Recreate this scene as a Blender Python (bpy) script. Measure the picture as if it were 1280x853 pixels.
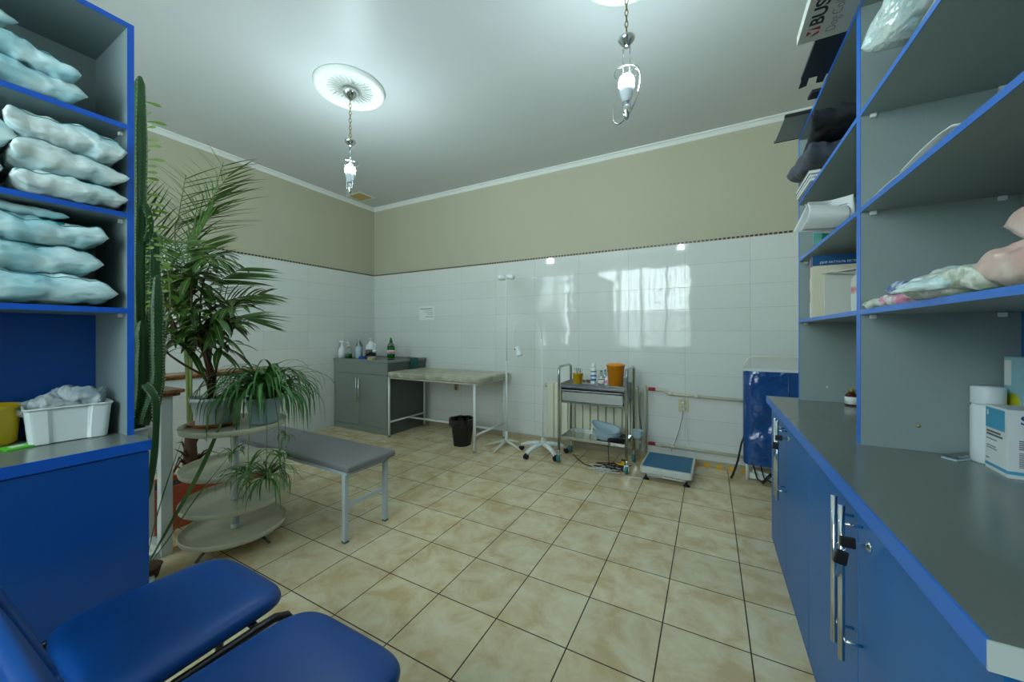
import bpy, bmesh, math, random
from math import sin, cos, pi, radians as R
from mathutils import Vector, Matrix, noise

for o in list(bpy.data.objects): bpy.data.objects.remove(o)
SC = bpy.context.scene
COL = SC.collection

# ------------------------------------------------------------------ camera
CAM_H = 1.1836
cam_d = bpy.data.cameras.new('camera'); cam = bpy.data.objects.new('camera', cam_d); COL.objects.link(cam)
cam_d.sensor_width = 36; cam_d.lens = 459.0 / 1280 * 36
cam_d.shift_y = -(426.5 - 417.4) / 1280
cam_d.clip_start = 0.02
cam.location = (0, 0, CAM_H); cam.rotation_euler = (pi / 2, 0, 0.4943)
SC.camera = cam
# ------------------------------------------------------------------ light
SKY = 17.5
LAMP = 330.0
w = bpy.data.worlds.new('overcast_sky'); SC.world = w; w.use_nodes = True
bg = w.node_tree.nodes['Background']; bg.inputs[0].default_value = (0.85, 0.965, 1.0, 1); bg.inputs[1].default_value = SKY
SC.view_settings.view_transform = 'Standard'; SC.view_settings.look = 'None'
SC.view_settings.exposure = 0.17; SC.view_settings.gamma = 1.0; SC.view_settings.use_curve_mapping = False

# ------------------------------------------------------------------ materials
def new_mat(name):
    m = bpy.data.materials.new(name); m.use_nodes = True
    return m, m.node_tree.nodes, m.node_tree.links, m.node_tree.nodes['Principled BSDF']
def srgb(r, g, b):
    f = lambda c: (c / 255 / 12.92) if c / 255 <= 0.04045 else ((c / 255 + 0.055) / 1.055) ** 2.4
    return (f(r), f(g), f(b), 1)
def mat(name, col, rough=0.5, metal=0.0, var=0.06, scale=8, bump=0.0, bscale=60, spec=0.5, alpha=1.0, trans=0.0, emit=None, stretch=None, coat=0.0):
    m, N, L, B = new_mat(name)
    c = srgb(*col)
    tc = N.new('ShaderNodeTexCoord'); mp = N.new('ShaderNodeMapping'); L.new(tc.outputs['Object'], mp.inputs[0])
    if stretch: mp.inputs['Scale'].default_value = stretch
    nz = N.new('ShaderNodeTexNoise'); nz.inputs['Scale'].default_value = scale; nz.inputs['Detail'].default_value = 4
    L.new(mp.outputs[0], nz.inputs['Vector'])
    mx = N.new('ShaderNodeMix'); mx.data_type = 'RGBA'
    mx.inputs[6].default_value = tuple(x * (1 - var) for x in c[:3]) + (1,)
    mx.inputs[7].default_value = tuple(min(1, x * (1 + var)) for x in c[:3]) + (1,)
    L.new(nz.outputs[0], mx.inputs[0]); L.new(mx.outputs[2], B.inputs['Base Color'])
    B.inputs['Roughness'].default_value = rough; B.inputs['Metallic'].default_value = metal
    B.inputs['Specular IOR Level'].default_value = spec
    B.inputs['Transmission Weight'].default_value = trans
    B.inputs['Coat Weight'].default_value = coat
    if alpha < 1: B.inputs['Alpha'].default_value = alpha
    if bump:
        n2 = N.new('ShaderNodeTexNoise'); n2.inputs['Scale'].default_value = bscale; n2.inputs['Detail'].default_value = 3
        L.new(mp.outputs[0], n2.inputs['Vector'])
        bp = N.new('ShaderNodeBump'); bp.inputs['Strength'].default_value = bump; bp.inputs['Distance'].default_value = 0.01 if bump < 1 else 0.05
        L.new(n2.outputs[0], bp.inputs['Height']); L.new(bp.outputs[0], B.inputs['Normal'])
    if emit:
        B.inputs['Emission Color'].default_value = srgb(*emit[:3]); B.inputs['Emission Strength'].default_value = emit[3]
    return m
def two_tone(name, c1, c2, scale, lo, hi, rough=0.4, bump=0.0, stretch=(1, 1, 1), detail=4, bscale=None, alpha=1.0, spec=0.5, distort=0.0):
    m, N, L, B = new_mat(name)
    tc = N.new('ShaderNodeTexCoord'); mp = N.new('ShaderNodeMapping'); L.new(tc.outputs['Object'], mp.inputs[0]); mp.inputs['Scale'].default_value = stretch
    nz = N.new('ShaderNodeTexNoise'); nz.inputs['Scale'].default_value = scale; nz.inputs['Detail'].default_value = detail; nz.inputs['Distortion'].default_value = distort
    L.new(mp.outputs[0], nz.inputs['Vector'])
    cr = N.new('ShaderNodeValToRGB'); cr.color_ramp.elements[0].position = lo; cr.color_ramp.elements[1].position = hi
    cr.color_ramp.elements[0].color = srgb(*c1); cr.color_ramp.elements[1].color = srgb(*c2)
    L.new(nz.outputs[0], cr.inputs[0]); L.new(cr.outputs[0], B.inputs['Base Color'])
    B.inputs['Roughness'].default_value = rough; B.inputs['Specular IOR Level'].default_value = spec
    if alpha < 1: B.inputs['Alpha'].default_value = alpha
    if bump:
        n2 = N.new('ShaderNodeTexNoise'); n2.inputs['Scale'].default_value = bscale or scale * 2; n2.inputs['Detail'].default_value = 2
        L.new(mp.outputs[0], n2.inputs['Vector'])
        bp = N.new('ShaderNodeBump'); bp.inputs['Strength'].default_value = bump; bp.inputs['Distance'].default_value = 0.02
        L.new(n2.outputs[0], bp.inputs['Height']); L.new(bp.outputs[0], B.inputs['Normal'])
    return m
def glass_mat(name, tint=(235, 245, 245), gloss=0.12, rough=0.03):
    m, N, L, B = new_mat(name); N.remove(B)
    out = N['Material Output']
    t = N.new('ShaderNodeBsdfTransparent'); t.inputs[0].default_value = srgb(*tint)
    g = N.new('ShaderNodeBsdfGlossy'); g.inputs['Roughness'].default_value = rough
    lw = N.new('ShaderNodeLayerWeight'); lw.inputs[0].default_value = 0.35
    ma = N.new('ShaderNodeMath'); ma.operation = 'MULTIPLY_ADD'; ma.inputs[1].default_value = 0.7; ma.inputs[2].default_value = gloss
    L.new(lw.outputs['Facing'], ma.inputs[0])
    mx = N.new('ShaderNodeMixShader'); L.new(ma.outputs[0], mx.inputs[0]); L.new(t.outputs[0], mx.inputs[1]); L.new(g.outputs[0], mx.inputs[2])
    L.new(mx.outputs[0], out.inputs[0])
    return m

TILE = 0.305
def floor_tiles():
    m, N, L, B = new_mat('beige_ceramic_floor_tiles')
    tc = N.new('ShaderNodeTexCoord'); mp = N.new('ShaderNodeMapping'); L.new(tc.outputs['Object'], mp.inputs[0])
    mp.inputs['Location'].default_value = (2.559 * TILE + TILE * 20, -6.300 * TILE + TILE * 20, 0)
    br = N.new('ShaderNodeTexBrick'); br.offset = 0; br.squash = 1
    br.inputs['Scale'].default_value = 1; br.inputs['Brick Width'].default_value = TILE; br.inputs['Row Height'].default_value = TILE
    br.inputs['Mortar Size'].default_value = 0.0026; br.inputs['Mortar Smooth'].default_value = 0.1; br.inputs['Bias'].default_value = 0
    br.inputs['Color1'].default_value = (0.94, 0.94, 0.94, 1); br.inputs['Color2'].default_value = (1.05, 1.04, 1.03, 1); br.inputs['Mortar'].default_value = (0, 0, 0, 1)
    L.new(mp.outputs[0], br.inputs[0])
    n1 = N.new('ShaderNodeTexNoise'); n1.inputs['Scale'].default_value = 7; n1.inputs['Detail'].default_value = 6; n1.inputs['Roughness'].default_value = 0.62; n1.inputs['Distortion'].default_value = 0.5
    L.new(mp.outputs[0], n1.inputs['Vector'])
    cr = N.new('ShaderNodeValToRGB'); e = cr.color_ramp.elements
    e[0].position = 0.36; e[0].color = srgb(212, 186, 142); e[1].position = 0.66; e[1].color = srgb(232, 222, 190)
    x = e.new(0.5); x.color = srgb(224, 207, 168)
    L.new(n1.outputs[0], cr.inputs[0])
    mu = N.new('ShaderNodeMix'); mu.data_type = 'RGBA'; mu.blend_type = 'MULTIPLY'; mu.inputs[0].default_value = 1
    L.new(cr.outputs[0], mu.inputs[6]); L.new(br.outputs['Color'], mu.inputs[7])
    mx = N.new('ShaderNodeMix'); mx.data_type = 'RGBA'; mx.inputs[7].default_value = srgb(62, 48, 34)
    L.new(br.outputs['Fac'], mx.inputs[0]); L.new(mu.outputs[2], mx.inputs[6]); L.new(mx.outputs[2], B.inputs['Base Color'])
    rr = N.new('ShaderNodeMapRange'); rr.inputs['To Min'].default_value = 0.24; rr.inputs['To Max'].default_value = 0.8
    L.new(br.outputs['Fac'], rr.inputs[0]); L.new(rr.outputs[0], B.inputs['Roughness'])
    n2 = N.new('ShaderNodeTexNoise'); n2.inputs['Scale'].default_value = 14; L.new(mp.outputs[0], n2.inputs['Vector'])
    ad = N.new('ShaderNodeMath'); ad.operation = 'MULTIPLY_ADD'; ad.inputs[1].default_value = -1.0; L.new(br.outputs['Fac'], ad.inputs[0])
    sc = N.new('ShaderNodeMath'); sc.operation = 'MULTIPLY'; sc.inputs[1].default_value = 0.35; L.new(n2.outputs[0], sc.inputs[0]); L.new(sc.outputs[0], ad.inputs[2])
    bp = N.new('ShaderNodeBump'); bp.inputs['Strength'].default_value = 0.35; bp.inputs['Distance'].default_value = 0.003
    L.new(ad.outputs[0], bp.inputs['Height']); L.new(bp.outputs[0], B.inputs['Normal'])
    return m
def wall_tiles(name, axis, off):
    m, N, L, B = new_mat(name)
    tc = N.new('ShaderNodeTexCoord'); sp = N.new('ShaderNodeSeparateXYZ'); L.new(tc.outputs['Object'], sp.inputs[0])
    cb = N.new('ShaderNodeCombineXYZ')
    au = N.new('ShaderNodeMath'); au.operation = 'ADD'; au.inputs[1].default_value = -off + 0.503 * 20
    av = N.new('ShaderNodeMath'); av.operation = 'ADD'; av.inputs[1].default_value = -0.008 + 0.2
    L.new(sp.outputs[axis], au.inputs[0]); L.new(sp.outputs[2], av.inputs[0]); L.new(au.outputs[0], cb.inputs[0]); L.new(av.outputs[0], cb.inputs[1])
    br = N.new('ShaderNodeTexBrick'); br.offset = 0; br.squash = 1
    br.inputs['Scale'].default_value = 1; br.inputs['Brick Width'].default_value = 0.503; br.inputs['Row Height'].default_value = 0.2
    br.inputs['Mortar Size'].default_value = 0.0014; br.inputs['Mortar Smooth'].default_value = 0.2; br.inputs['Bias'].default_value = 0
    br.inputs['Color1'].default_value = srgb(214, 218, 214); br.inputs['Color2'].default_value = srgb(219, 222, 218); br.inputs['Mortar'].default_value = srgb(176, 178, 168)
    L.new(cb.outputs[0], br.inputs[0]); L.new(br.outputs['Color'], B.inputs['Base Color'])
    rr = N.new('ShaderNodeMapRange'); rr.inputs['To Min'].default_value = 0.045; rr.inputs['To Max'].default_value = 0.7
    L.new(br.outputs['Fac'], rr.inputs[0]); L.new(rr.outputs[0], B.inputs['Roughness'])
    n2 = N.new('ShaderNodeTexNoise'); n2.inputs['Scale'].default_value = 5; L.new(cb.outputs[0], n2.inputs['Vector'])
    ad = N.new('ShaderNodeMath'); ad.operation = 'MULTIPLY_ADD'; ad.inputs[1].default_value = -0.25; L.new(br.outputs['Fac'], ad.inputs[0])
    L.new(n2.outputs[0], ad.inputs[2])
    bp = N.new('ShaderNodeBump'); bp.inputs['Strength'].default_value = 0.10; bp.inputs['Distance'].default_value = 0.012
    L.new(ad.outputs[0], bp.inputs['Height']); L.new(bp.outputs[0], B.inputs['Normal'])
    return m
def checker_trim(name, axis):
    m, N, L, B = new_mat(name)
    tc = N.new('ShaderNodeTexCoord'); sp = N.new('ShaderNodeSeparateXYZ'); L.new(tc.outputs['Object'], sp.inputs[0])
    mu = N.new('ShaderNodeMath'); mu.operation = 'MULTIPLY'; mu.inputs[1].default_value = 30; L.new(sp.outputs[axis], mu.inputs[0])
    fr = N.new('ShaderNodeMath'); fr.operation = 'FRACT'; L.new(mu.outputs[0], fr.inputs[0])
    cr = N.new('ShaderNodeValToRGB'); cr.color_ramp.interpolation = 'CONSTANT'; e = cr.color_ramp.elements
    e[0].color = srgb(64, 48, 34); e[1].position = 0.7; e[1].color = srgb(176, 160, 128)
    L.new(fr.outputs[0], cr.inputs[0]); L.new(cr.outputs[0], B.inputs['Base Color']); B.inputs['Roughness'].default_value = 0.35
    return m
def tape_mat():
    m, N, L, B = new_mat('yellow_dashed_skirting')
    tc = N.new('ShaderNodeTexCoord'); sp = N.new('ShaderNodeSeparateXYZ'); L.new(tc.outputs['Object'], sp.inputs[0])
    mu = N.new('ShaderNodeMath'); mu.operation = 'MULTIPLY'; mu.inputs[1].default_value = 10.5; L.new(sp.outputs[0], mu.inputs[0])
    fr = N.new('ShaderNodeMath'); fr.operation = 'FRACT'; L.new(mu.outputs[0], fr.inputs[0])
    gt = N.new('ShaderNodeMath'); gt.operation = 'GREATER_THAN'; gt.inputs[1].default_value = 0.5; L.new(fr.outputs[0], gt.inputs[0])
    g2 = N.new('ShaderNodeMath'); g2.operation = 'GREATER_THAN'; g2.inputs[1].default_value = -0.16; L.new(sp.outputs[0], g2.inputs[0])
    m3 = N.new('ShaderNodeMath'); m3.operation = 'MULTIPLY'; L.new(gt.outputs[0], m3.inputs[0]); L.new(g2.outputs[0], m3.inputs[1])
    za = N.new('ShaderNodeMath'); za.operation = 'LESS_THAN'; za.inputs[1].default_value = 0.032; L.new(sp.outputs[2], za.inputs[0])
    m4 = N.new('ShaderNodeMath'); m4.operation = 'MULTIPLY'; L.new(m3.outputs[0], m4.inputs[0]); L.new(za.outputs[0], m4.inputs[1]); m3 = m4
    mx = N.new('ShaderNodeMix'); mx.data_type = 'RGBA'; mx.inputs[6].default_value = srgb(172, 162, 138); mx.inputs[7].default_value = srgb(226, 170, 30)
    L.new(m3.outputs[0], mx.inputs[0]); L.new(mx.outputs[2], B.inputs['Base Color']); B.inputs['Roughness'].default_value = 0.4
    return m

M = {}
M['floor'] = floor_tiles()
M['wt_back'] = wall_tiles('white_glazed_tiles_back', 0, 0.302)
M['wt_left'] = wall_tiles('white_glazed_tiles_left', 1, 2.218)
M['trim_back'] = checker_trim('dark_mosaic_border_back', 0); M['trim_left'] = checker_trim('dark_mosaic_border_left', 1)
M['tape'] = tape_mat()
M['cream'] = mat('cream_wall_paint', (182, 180, 156), 0.75, var=0.03, scale=3, bump=0.05, bscale=160)
M['ceil'] = mat('white_ceiling_paint', (206, 210, 211), 0.45, var=0.02, scale=2, bump=0.04, bscale=5)
M['plaster'] = mat('white_plaster', (232, 236, 232), 0.6, var=0.02)
M['medal'] = mat('ornamented_plaster', (232, 236, 232), 0.6, var=0.03, bump=0.15, bscale=45)
M['white_pvc'] = mat('white_pvc', (228, 232, 228), 0.3, var=0.02)
M['grey_board'] = mat('grey_laminate', (138, 152, 150), 0.42, var=0.05, scale=220, stretch=(1, 1, 0.25))
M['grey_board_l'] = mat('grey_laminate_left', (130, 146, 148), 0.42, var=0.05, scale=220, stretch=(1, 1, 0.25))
M['grey_top'] = mat('grey_worktop', (112, 120, 116), 0.19, var=0.06, scale=260)
M['blue_edge'] = mat('blue_edging', (36, 116, 216), 0.35, var=0.03)
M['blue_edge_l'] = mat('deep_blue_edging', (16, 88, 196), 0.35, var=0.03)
M['blue_door'] = mat('blue_door_lacquer', (16, 104, 178), 0.36, var=0.04, scale=3, spec=0.3)
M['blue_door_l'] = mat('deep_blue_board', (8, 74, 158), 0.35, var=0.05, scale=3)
M['endcut'] = mat('pale_edge_strip', (196, 208, 212), 0.4, var=0.02)
M['blue_vinyl'] = mat('blue_vinyl_upholstery', (2, 68, 142), 0.38, var=0.07, scale=5, bump=0.08, bscale=24, spec=0.45)
M['stretch_vinyl'] = mat('wrinkled_blue_vinyl', (24, 74, 140), 0.2, var=0.08, scale=5, bump=1.0, bscale=5.5, spec=0.8)
M['black_metal'] = mat('black_metal_tube', (16, 18, 20), 0.28, spec=0.6)
M['black'] = mat('black_rubber', (14, 14, 15), 0.5)
M['black_fabric'] = mat('black_fabric', (24, 28, 34), 0.8, bump=0.3, bscale=40)
M['navy'] = mat('navy_card', (18, 34, 52), 0.55)
M['chrome'] = mat('polished_chrome', (215, 220, 222), 0.12, 1.0, var=0.02)
M['brushed'] = mat('brushed_steel', (176, 180, 176), 0.38, 0.95, var=0.06, scale=40, stretch=(0.1, 1, 1))
M['steel'] = mat('stainless_steel', (186, 190, 188), 0.22, 1.0, var=0.06, scale=10)
M['brass'] = mat('aged_brass_chain', (150, 134, 84), 0.35, 1.0)
M['white_metal'] = mat('white_painted_metal', (222, 228, 226), 0.35, var=0.03)
M['ivory_metal'] = mat('ivory_painted_metal', (214, 214, 196), 0.35, var=0.05, scale=6)
M['radiator'] = mat('ivory_radiator_enamel', (224, 224, 202), 0.35, var=0.03)
M['pipe'] = mat('painted_pipe', (196, 196, 174), 0.4, var=0.05)
M['red_valve'] = mat('red_valve_tape', (160, 36, 26), 0.5, var=0.2, scale=60)
M['grey_cab'] = mat('grey_cabinet_board', (126, 136, 130), 0.4, var=0.02)
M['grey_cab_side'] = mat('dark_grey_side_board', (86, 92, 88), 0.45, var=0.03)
M['dark_top'] = mat('dark_sink_top', (34, 34, 38), 0.25, var=0.2, scale=30)
M['marble'] = two_tone('marbled_oilcloth', (150, 150, 128), (196, 192, 170), 6, 0.35, 0.65, 0.35, 0.15, distort=1.5)
M['bench_grey'] = mat('grey_vinyl_bench', (124, 124, 128), 0.5, var=0.05, scale=12, bump=0.12, bscale=40)
M['wood'] = two_tone('varnished_wood', (110, 66, 34), (168, 112, 64), 6, 0.3, 0.7, 0.35, 0.1, (1, 6, 6))
M['tray_cream'] = mat('cream_enamel_tray', (220, 220, 196), 0.32, var=0.05, scale=5)
M['terracotta'] = mat('terracotta_plastic', (222, 104, 76), 0.5, var=0.08)
M['saucer'] = mat('orange_clay_saucer', (190, 110, 70), 0.5, var=0.06)
M['pot_white'] = mat('white_plastic_pot', (216, 226, 228), 0.35, var=0.02)
M['pot_blue'] = mat('pale_blue_pot', (170, 196, 204), 0.35, var=0.03)
M['soil'] = mat('dark_soil', (44, 34, 28), 0.9, var=0.4, scale=80, bump=0.8, bscale=90)
M['palm'] = mat('palm_leaflet_green', (88, 122, 56), 0.42, var=0.25, scale=6)
M['stemgreen'] = mat('palm_rachis_green', (112, 128, 62), 0.5, var=0.15)
M['croton'] = mat('dark_glossy_leaf_green', (64, 104, 46), 0.3, var=0.3, scale=9)
M['midrib'] = mat('yellow_midrib', (176, 176, 84), 0.5)
M['pedil'] = mat('light_yellow_green_leaf', (120, 158, 60), 0.4, var=0.2, scale=9)
M['spider'] = mat('spider_leaf_green', (64, 116, 50), 0.38, var=0.25, scale=8)
M['spider_l'] = mat('plantlet_leaf_green', (86, 128, 60), 0.38, var=0.25, scale=8)
M['cactus'] = mat('cactus_skin', (44, 88, 42), 0.45, var=0.2, scale=14, bump=0.2, bscale=30)
M['spine'] = mat('pale_spines', (214, 212, 190), 0.6)
M['bark'] = mat('brown_bark', (86, 58, 38), 0.85, var=0.3, scale=20, bump=0.6, bscale=40)
M['dry'] = mat('dry_brown_leaf', (118, 84, 50), 0.8, var=0.2)
M['bag'] = two_tone('crinkled_cyan_plastic', (128, 184, 196), (204, 228, 232), 6, 0.34, 0.62, 0.16, 1.0, (1, 1.3, 2), 3, 11, distort=0.4)
M['bag2'] = two_tone('crinkled_white_plastic', (152, 192, 200), (214, 230, 230), 6, 0.32, 0.58, 0.16, 1.0, (1.2, 1.3, 2), 3, 12, distort=0.4)
M['bag_r'] = two_tone('frosted_teal_white_plastic', (176, 208, 208), (220, 232, 228), 12, 0.3, 0.7, 0.25, 0.5, (2, 1, 2), 5, 26)
M['teal'] = mat('teal_print', (22, 128, 134), 0.4)
M['clear_bag'] = two_tone('clear_zip_plastic', (170, 190, 200), (236, 244, 248), 18, 0.4, 0.6, 0.12, 0.9, (1, 1, 1), 3, 30, alpha=0.5)
M['pinkpack'] = two_tone('pink_beige_tissue_pack', (206, 164, 156), (222, 204, 192), 9, 0.35, 0.65, 0.3, 0.4, (1, 1, 1), 3, 24)
M['bluepack'] = two_tone('blue_white_printed_pack', (74, 100, 168), (196, 214, 232), 24, 0.44, 0.54, 0.25, 0.4, (1, 0.7, 1), 3, 24)
M['pinkwhite'] = two_tone('pink_white_printed_pack', (224, 142, 172), (226, 226, 222), 22, 0.44, 0.54, 0.25, 0.4, (1, 1, 1), 3, 24)
M['paleg'] = two_tone('pale_printed_pack', (170, 184, 160), (220, 224, 214), 30, 0.42, 0.56, 0.3, 0.3)
M['paper'] = mat('white_paper', (226, 230, 228), 0.7, var=0.02)
M['cream_paper'] = mat('cream_paper', (208, 204, 180), 0.7, var=0.03)
M['ink'] = mat('grey_ink', (90, 98, 108), 0.6)
M['ink_black'] = mat('black_ink', (20, 20, 24), 0.5)
M['ink_red'] = mat('red_ink', (170, 24, 40), 0.5)
M['card'] = mat('grey_white_cardboard', (190, 194, 184), 0.7, var=0.03)
M['teal_card'] = mat('teal_card', (40, 150, 140), 0.5); M['mint_card'] = mat('mint_card', (120, 196, 180), 0.5)
M['cyan_print'] = mat('cyan_print', (70, 166, 204), 0.45)
M['blue_print'] = mat('dark_blue_print', (14, 78, 130), 0.45)
M['yellow_pl'] = mat('yellow_plastic', (222, 172, 12), 0.4, var=0.05)
M['yellow_tub'] = mat('lemon_yellow_plastic', (208, 176, 12), 0.4, var=0.05)
M['orange_pl'] = mat('orange_plastic', (232, 144, 14), 0.35, var=0.04)
M['white_pl'] = mat('white_plastic', (222, 230, 232), 0.32, var=0.02)
M['greenpk'] = mat('lime_green_sachet', (84, 196, 40), 0.4, var=0.15, scale=40)
M['liq_green'] = mat('green_liquid', (12, 116, 24), 0.15, var=0.05)
M['glass'] = glass_mat('clear_thin_glass'); M['glass_g'] = glass_mat('smoked_thin_glass', (150, 168, 168))
M['window_glass'] = glass_mat('window_glass', (246, 250, 250), 0.04)
M['amber'] = mat('amber_glass', (74, 30, 12), 0.1, var=0.1)
M['gold'] = mat('gold_cap', (196, 160, 90), 0.3, 0.9)
M['teal_rub'] = mat('teal_castor_rubber', (36, 122, 126), 0.45)
M['scale_blue'] = mat('ribbed_blue_rubber', (28, 104, 140), 0.4, var=0.1, scale=30)
M['scale_body'] = mat('grey_white_scale_housing', (196, 200, 194), 0.4)
M['socket'] = mat('beige_socket_plastic', (206, 198, 160), 0.4)
M['bulb'] = mat('glowing_bulb', (240, 255, 255), 0.4, emit=(226, 250, 255, LAMP))
M['bulb_base'] = mat('bulb_housing', (206, 214, 222), 0.4)
M['vent'] = mat('tan_vent_grille', (206, 178, 110), 0.5, var=0.1, scale=30)
M['blue_sponge'] = mat('blue_sponge', (24, 76, 160), 0.8); M['tealcloth'] = mat('teal_cloth', (30, 96, 92), 0.9, bump=0.3)
M['drawing'] = two_tone('pink_flower_print', (214, 112, 126), (226, 230, 222), 14, 0.36, 0.46, 0.6)
M['basin'] = mat('pale_blue_basin_plastic', (176, 198, 208), 0.35, var=0.03)
def added_sheer_mat():  # greyed cloth for the added sheers that weaken the window reflections
    m, N, L, B = new_mat('white_dimming_sheer'); N.remove(B); out = N['Material Output']
    d = N.new('ShaderNodeBsdfTranslucent'); d.inputs[0].default_value = srgb(190, 198, 198); t = N.new('ShaderNodeBsdfTransparent'); f = N.new('ShaderNodeBsdfDiffuse'); f.inputs[0].default_value = srgb(190, 198, 198)
    a = N.new('ShaderNodeMixShader'); a.inputs[0].default_value = 0.35; L.new(d.outputs[0], a.inputs[1]); L.new(f.outputs[0], a.inputs[2])
    b = N.new('ShaderNodeMixShader'); b.inputs[0].default_value = 0.22; L.new(a.outputs[0], b.inputs[1]); L.new(t.outputs[0], b.inputs[2]); L.new(b.outputs[0], out.inputs[0])
    return m
M['added_sheer'] = added_sheer_mat()
M['grate'] = mat('white_window_grille', (150, 150, 140), 0.4)

# ------------------------------------------------------------------ mesh builder
class MB:
    def __init__(s): s.v = []; s.f = []; s.sm = []
    def add(s, vs, fs, smooth=False):
        b = len(s.v); s.v += [tuple(v) for v in vs]; s.f += [tuple(i + b for i in f) for f in fs]; s.sm += [smooth] * len(fs); return s
    def box(s, a, b, mx=None):
        x0, y0, z0 = a; x1, y1, z1 = b
        vs = [(x0, y0, z0), (x1, y0, z0), (x1, y1, z0), (x0, y1, z0), (x0, y0, z1), (x1, y0, z1), (x1, y1, z1), (x0, y1, z1)]
        if mx: vs = [mx @ Vector(v) for v in vs]
        return s.add(vs, [(0, 3, 2, 1), (4, 5, 6, 7), (0, 1, 5, 4), (1, 2, 6, 5), (2, 3, 7, 6), (3, 0, 4, 7)])
    def tube(s, pts, r, n=10, closed=False, cap=True, flat=1.0):
        pts = [Vector(p) for p in pts]; m = len(pts); rs = r if isinstance(r, (list, tuple)) else [r] * m
        vs = []; up = None
        for i, p in enumerate(pts):
            if closed: t = pts[(i + 1) % m] - pts[i - 1]
            else: t = pts[min(i + 1, m - 1)] - pts[max(i - 1, 0)]
            if t.length < 1e-9: t = Vector((0, 0, 1))
            t.normalize()
            if up is None:
                up = Vector((0, 0, 1)) if abs(t.z) < 0.9 else Vector((1, 0, 0))
            a = t.cross(up)
            if a.length < 1e-4: a = t.cross(Vector((0.3, 1, 0.2)))
            a.normalize(); b = a.cross(t).normalized(); up = b
            for k in range(n):
                q = 2 * pi * k / n; vs.append(p + (a * cos(q) + b * sin(q) * flat) * rs[i])
        fs = []
        for i in range(m if closed else m - 1):
            j = (i + 1) % m
            for k in range(n):
                fs.append((i * n + k, i * n + (k + 1) % n, j * n + (k + 1) % n, j * n + k))
        s.add(vs, fs, True)
        if cap and not closed:
            s.add([], []); b = len(s.v) - len(vs)
            s.f.append(tuple(b + k for k in reversed(range(n)))); s.sm.append(False)
            s.f.append(tuple(b + (m - 1) * n + k for k in range(n))); s.sm.append(False)
        return s
    def lathe(s, prof, c=(0, 0, 0), n=28, mx=None, smooth=True):
        vs = []
        for (r, z) in prof:
            for k in range(n):
                q = 2 * pi * k / n; v = Vector((c[0] + r * cos(q), c[1] + r * sin(q), c[2] + z))
                vs.append(mx @ v if mx else v)
        fs = []
        for i in range(len(prof) - 1):
            for k in range(n): fs.append((i * n + k, i * n + (k + 1) % n, (i + 1) * n + (k + 1) % n, (i + 1) * n + k))
        s.add(vs, fs, smooth)
        b = len(s.v) - len(vs)
        if prof[0][0] > 1e-6: s.f.append(tuple(b + k for k in reversed(range(n)))); s.sm.append(False)
        if prof[-1][0] > 1e-6: s.f.append(tuple(b + (len(prof) - 1) * n + k for k in range(n))); s.sm.append(False)
        return s
    def prism(s, poly, z0, z1, mx=None, smooth=False):
        n = len(poly); vs = [(x, y, z0) for x, y in poly] + [(x, y, z1) for x, y in poly]
        if mx: vs = [mx @ Vector(v) for v in vs]
        s.add(vs, [tuple(reversed(range(n))), tuple(range(n, 2 * n))])
        s.add(vs, [(i, (i + 1) % n, (i + 1) % n + n, i + n) for i in range(n)], smooth)
        return s
    def sheet(s, fn, nu, nv, smooth=True, thick=0.0):
        vs = [fn(i / nu, j / nv) for i in range(nu + 1) for j in range(nv + 1)]
        g = lambda i, j: i * (nv + 1) + j
        fs = [(g(i, j), g(i + 1, j), g(i + 1, j + 1), g(i, j + 1)) for i in range(nu) for j in range(nv)]
        s.add(vs, fs, smooth); return s
    def build(s, name, m, parent=None, bevel=0.0, seg=2, solid=0.0, subsurf=0, loc=None, rot=None):
        me = bpy.data.meshes.new(name); me.from_pydata(s.v, [], s.f); me.update()
        bm = bmesh.new(); bm.from_mesh(me)
        bmesh.ops.remove_doubles(bm, verts=bm.verts, dist=1e-5)
        if solid == 0: bmesh.ops.recalc_face_normals(bm, faces=bm.faces)
        bm.to_mesh(me); bm.free()
        for i, p in enumerate(me.polygons): p.use_smooth = s.sm[i] if i < len(s.sm) and len(me.polygons) == len(s.sm) else True
        me.materials.append(m)
        o = bpy.data.objects.new(name, me); COL.objects.link(o)
        if parent is not None: o.parent = parent
        if loc: o.location = loc
        if rot: o.rotation_euler = rot
        if bevel:
            b = o.modifiers.new('bevel', 'BEVEL'); b.width = bevel; b.segments = seg; b.limit_method = 'ANGLE'; b.angle_limit = R(40); b.harden_normals = False
        if solid:
            b = o.modifiers.new('solid', 'SOLIDIFY'); b.thickness = solid; b.offset = 0
        if subsurf:
            b = o.modifiers.new('sub', 'SUBSURF'); b.levels = subsurf; b.render_levels = subsurf
        return o
def tag(o, label=None, cat=None, group=None, kind=None):
    if label: o['label'] = label
    if cat: o['category'] = cat
    if group: o['group'] = group
    if kind: o['kind'] = kind
    return o
def thing(name, label, cat, loc=(0, 0, 0), rz=0.0, group=None, rot=None):
    o = bpy.data.objects.new(name, None); COL.objects.link(o); o.location = loc; o.rotation_euler = rot or (0, 0, rz)
    o.empty_display_size = 0.05
    return tag(o, label, cat, group)
def struct(o): o['kind'] = 'structure'; return o
def arc(c, r, a0, a1, n, plane='xz'):
    out = []
    for i in range(n + 1):
        a = a0 + (a1 - a0) * i / n
        if plane == 'xz': out.append((c[0] + r * cos(a), c[1], c[2] + r * sin(a)))
        elif plane == 'yz': out.append((c[0], c[1] + r * cos(a), c[2] + r * sin(a)))
        else: out.append((c[0] + r * cos(a), c[1] + r * sin(a), c[2]))
    return out
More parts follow.
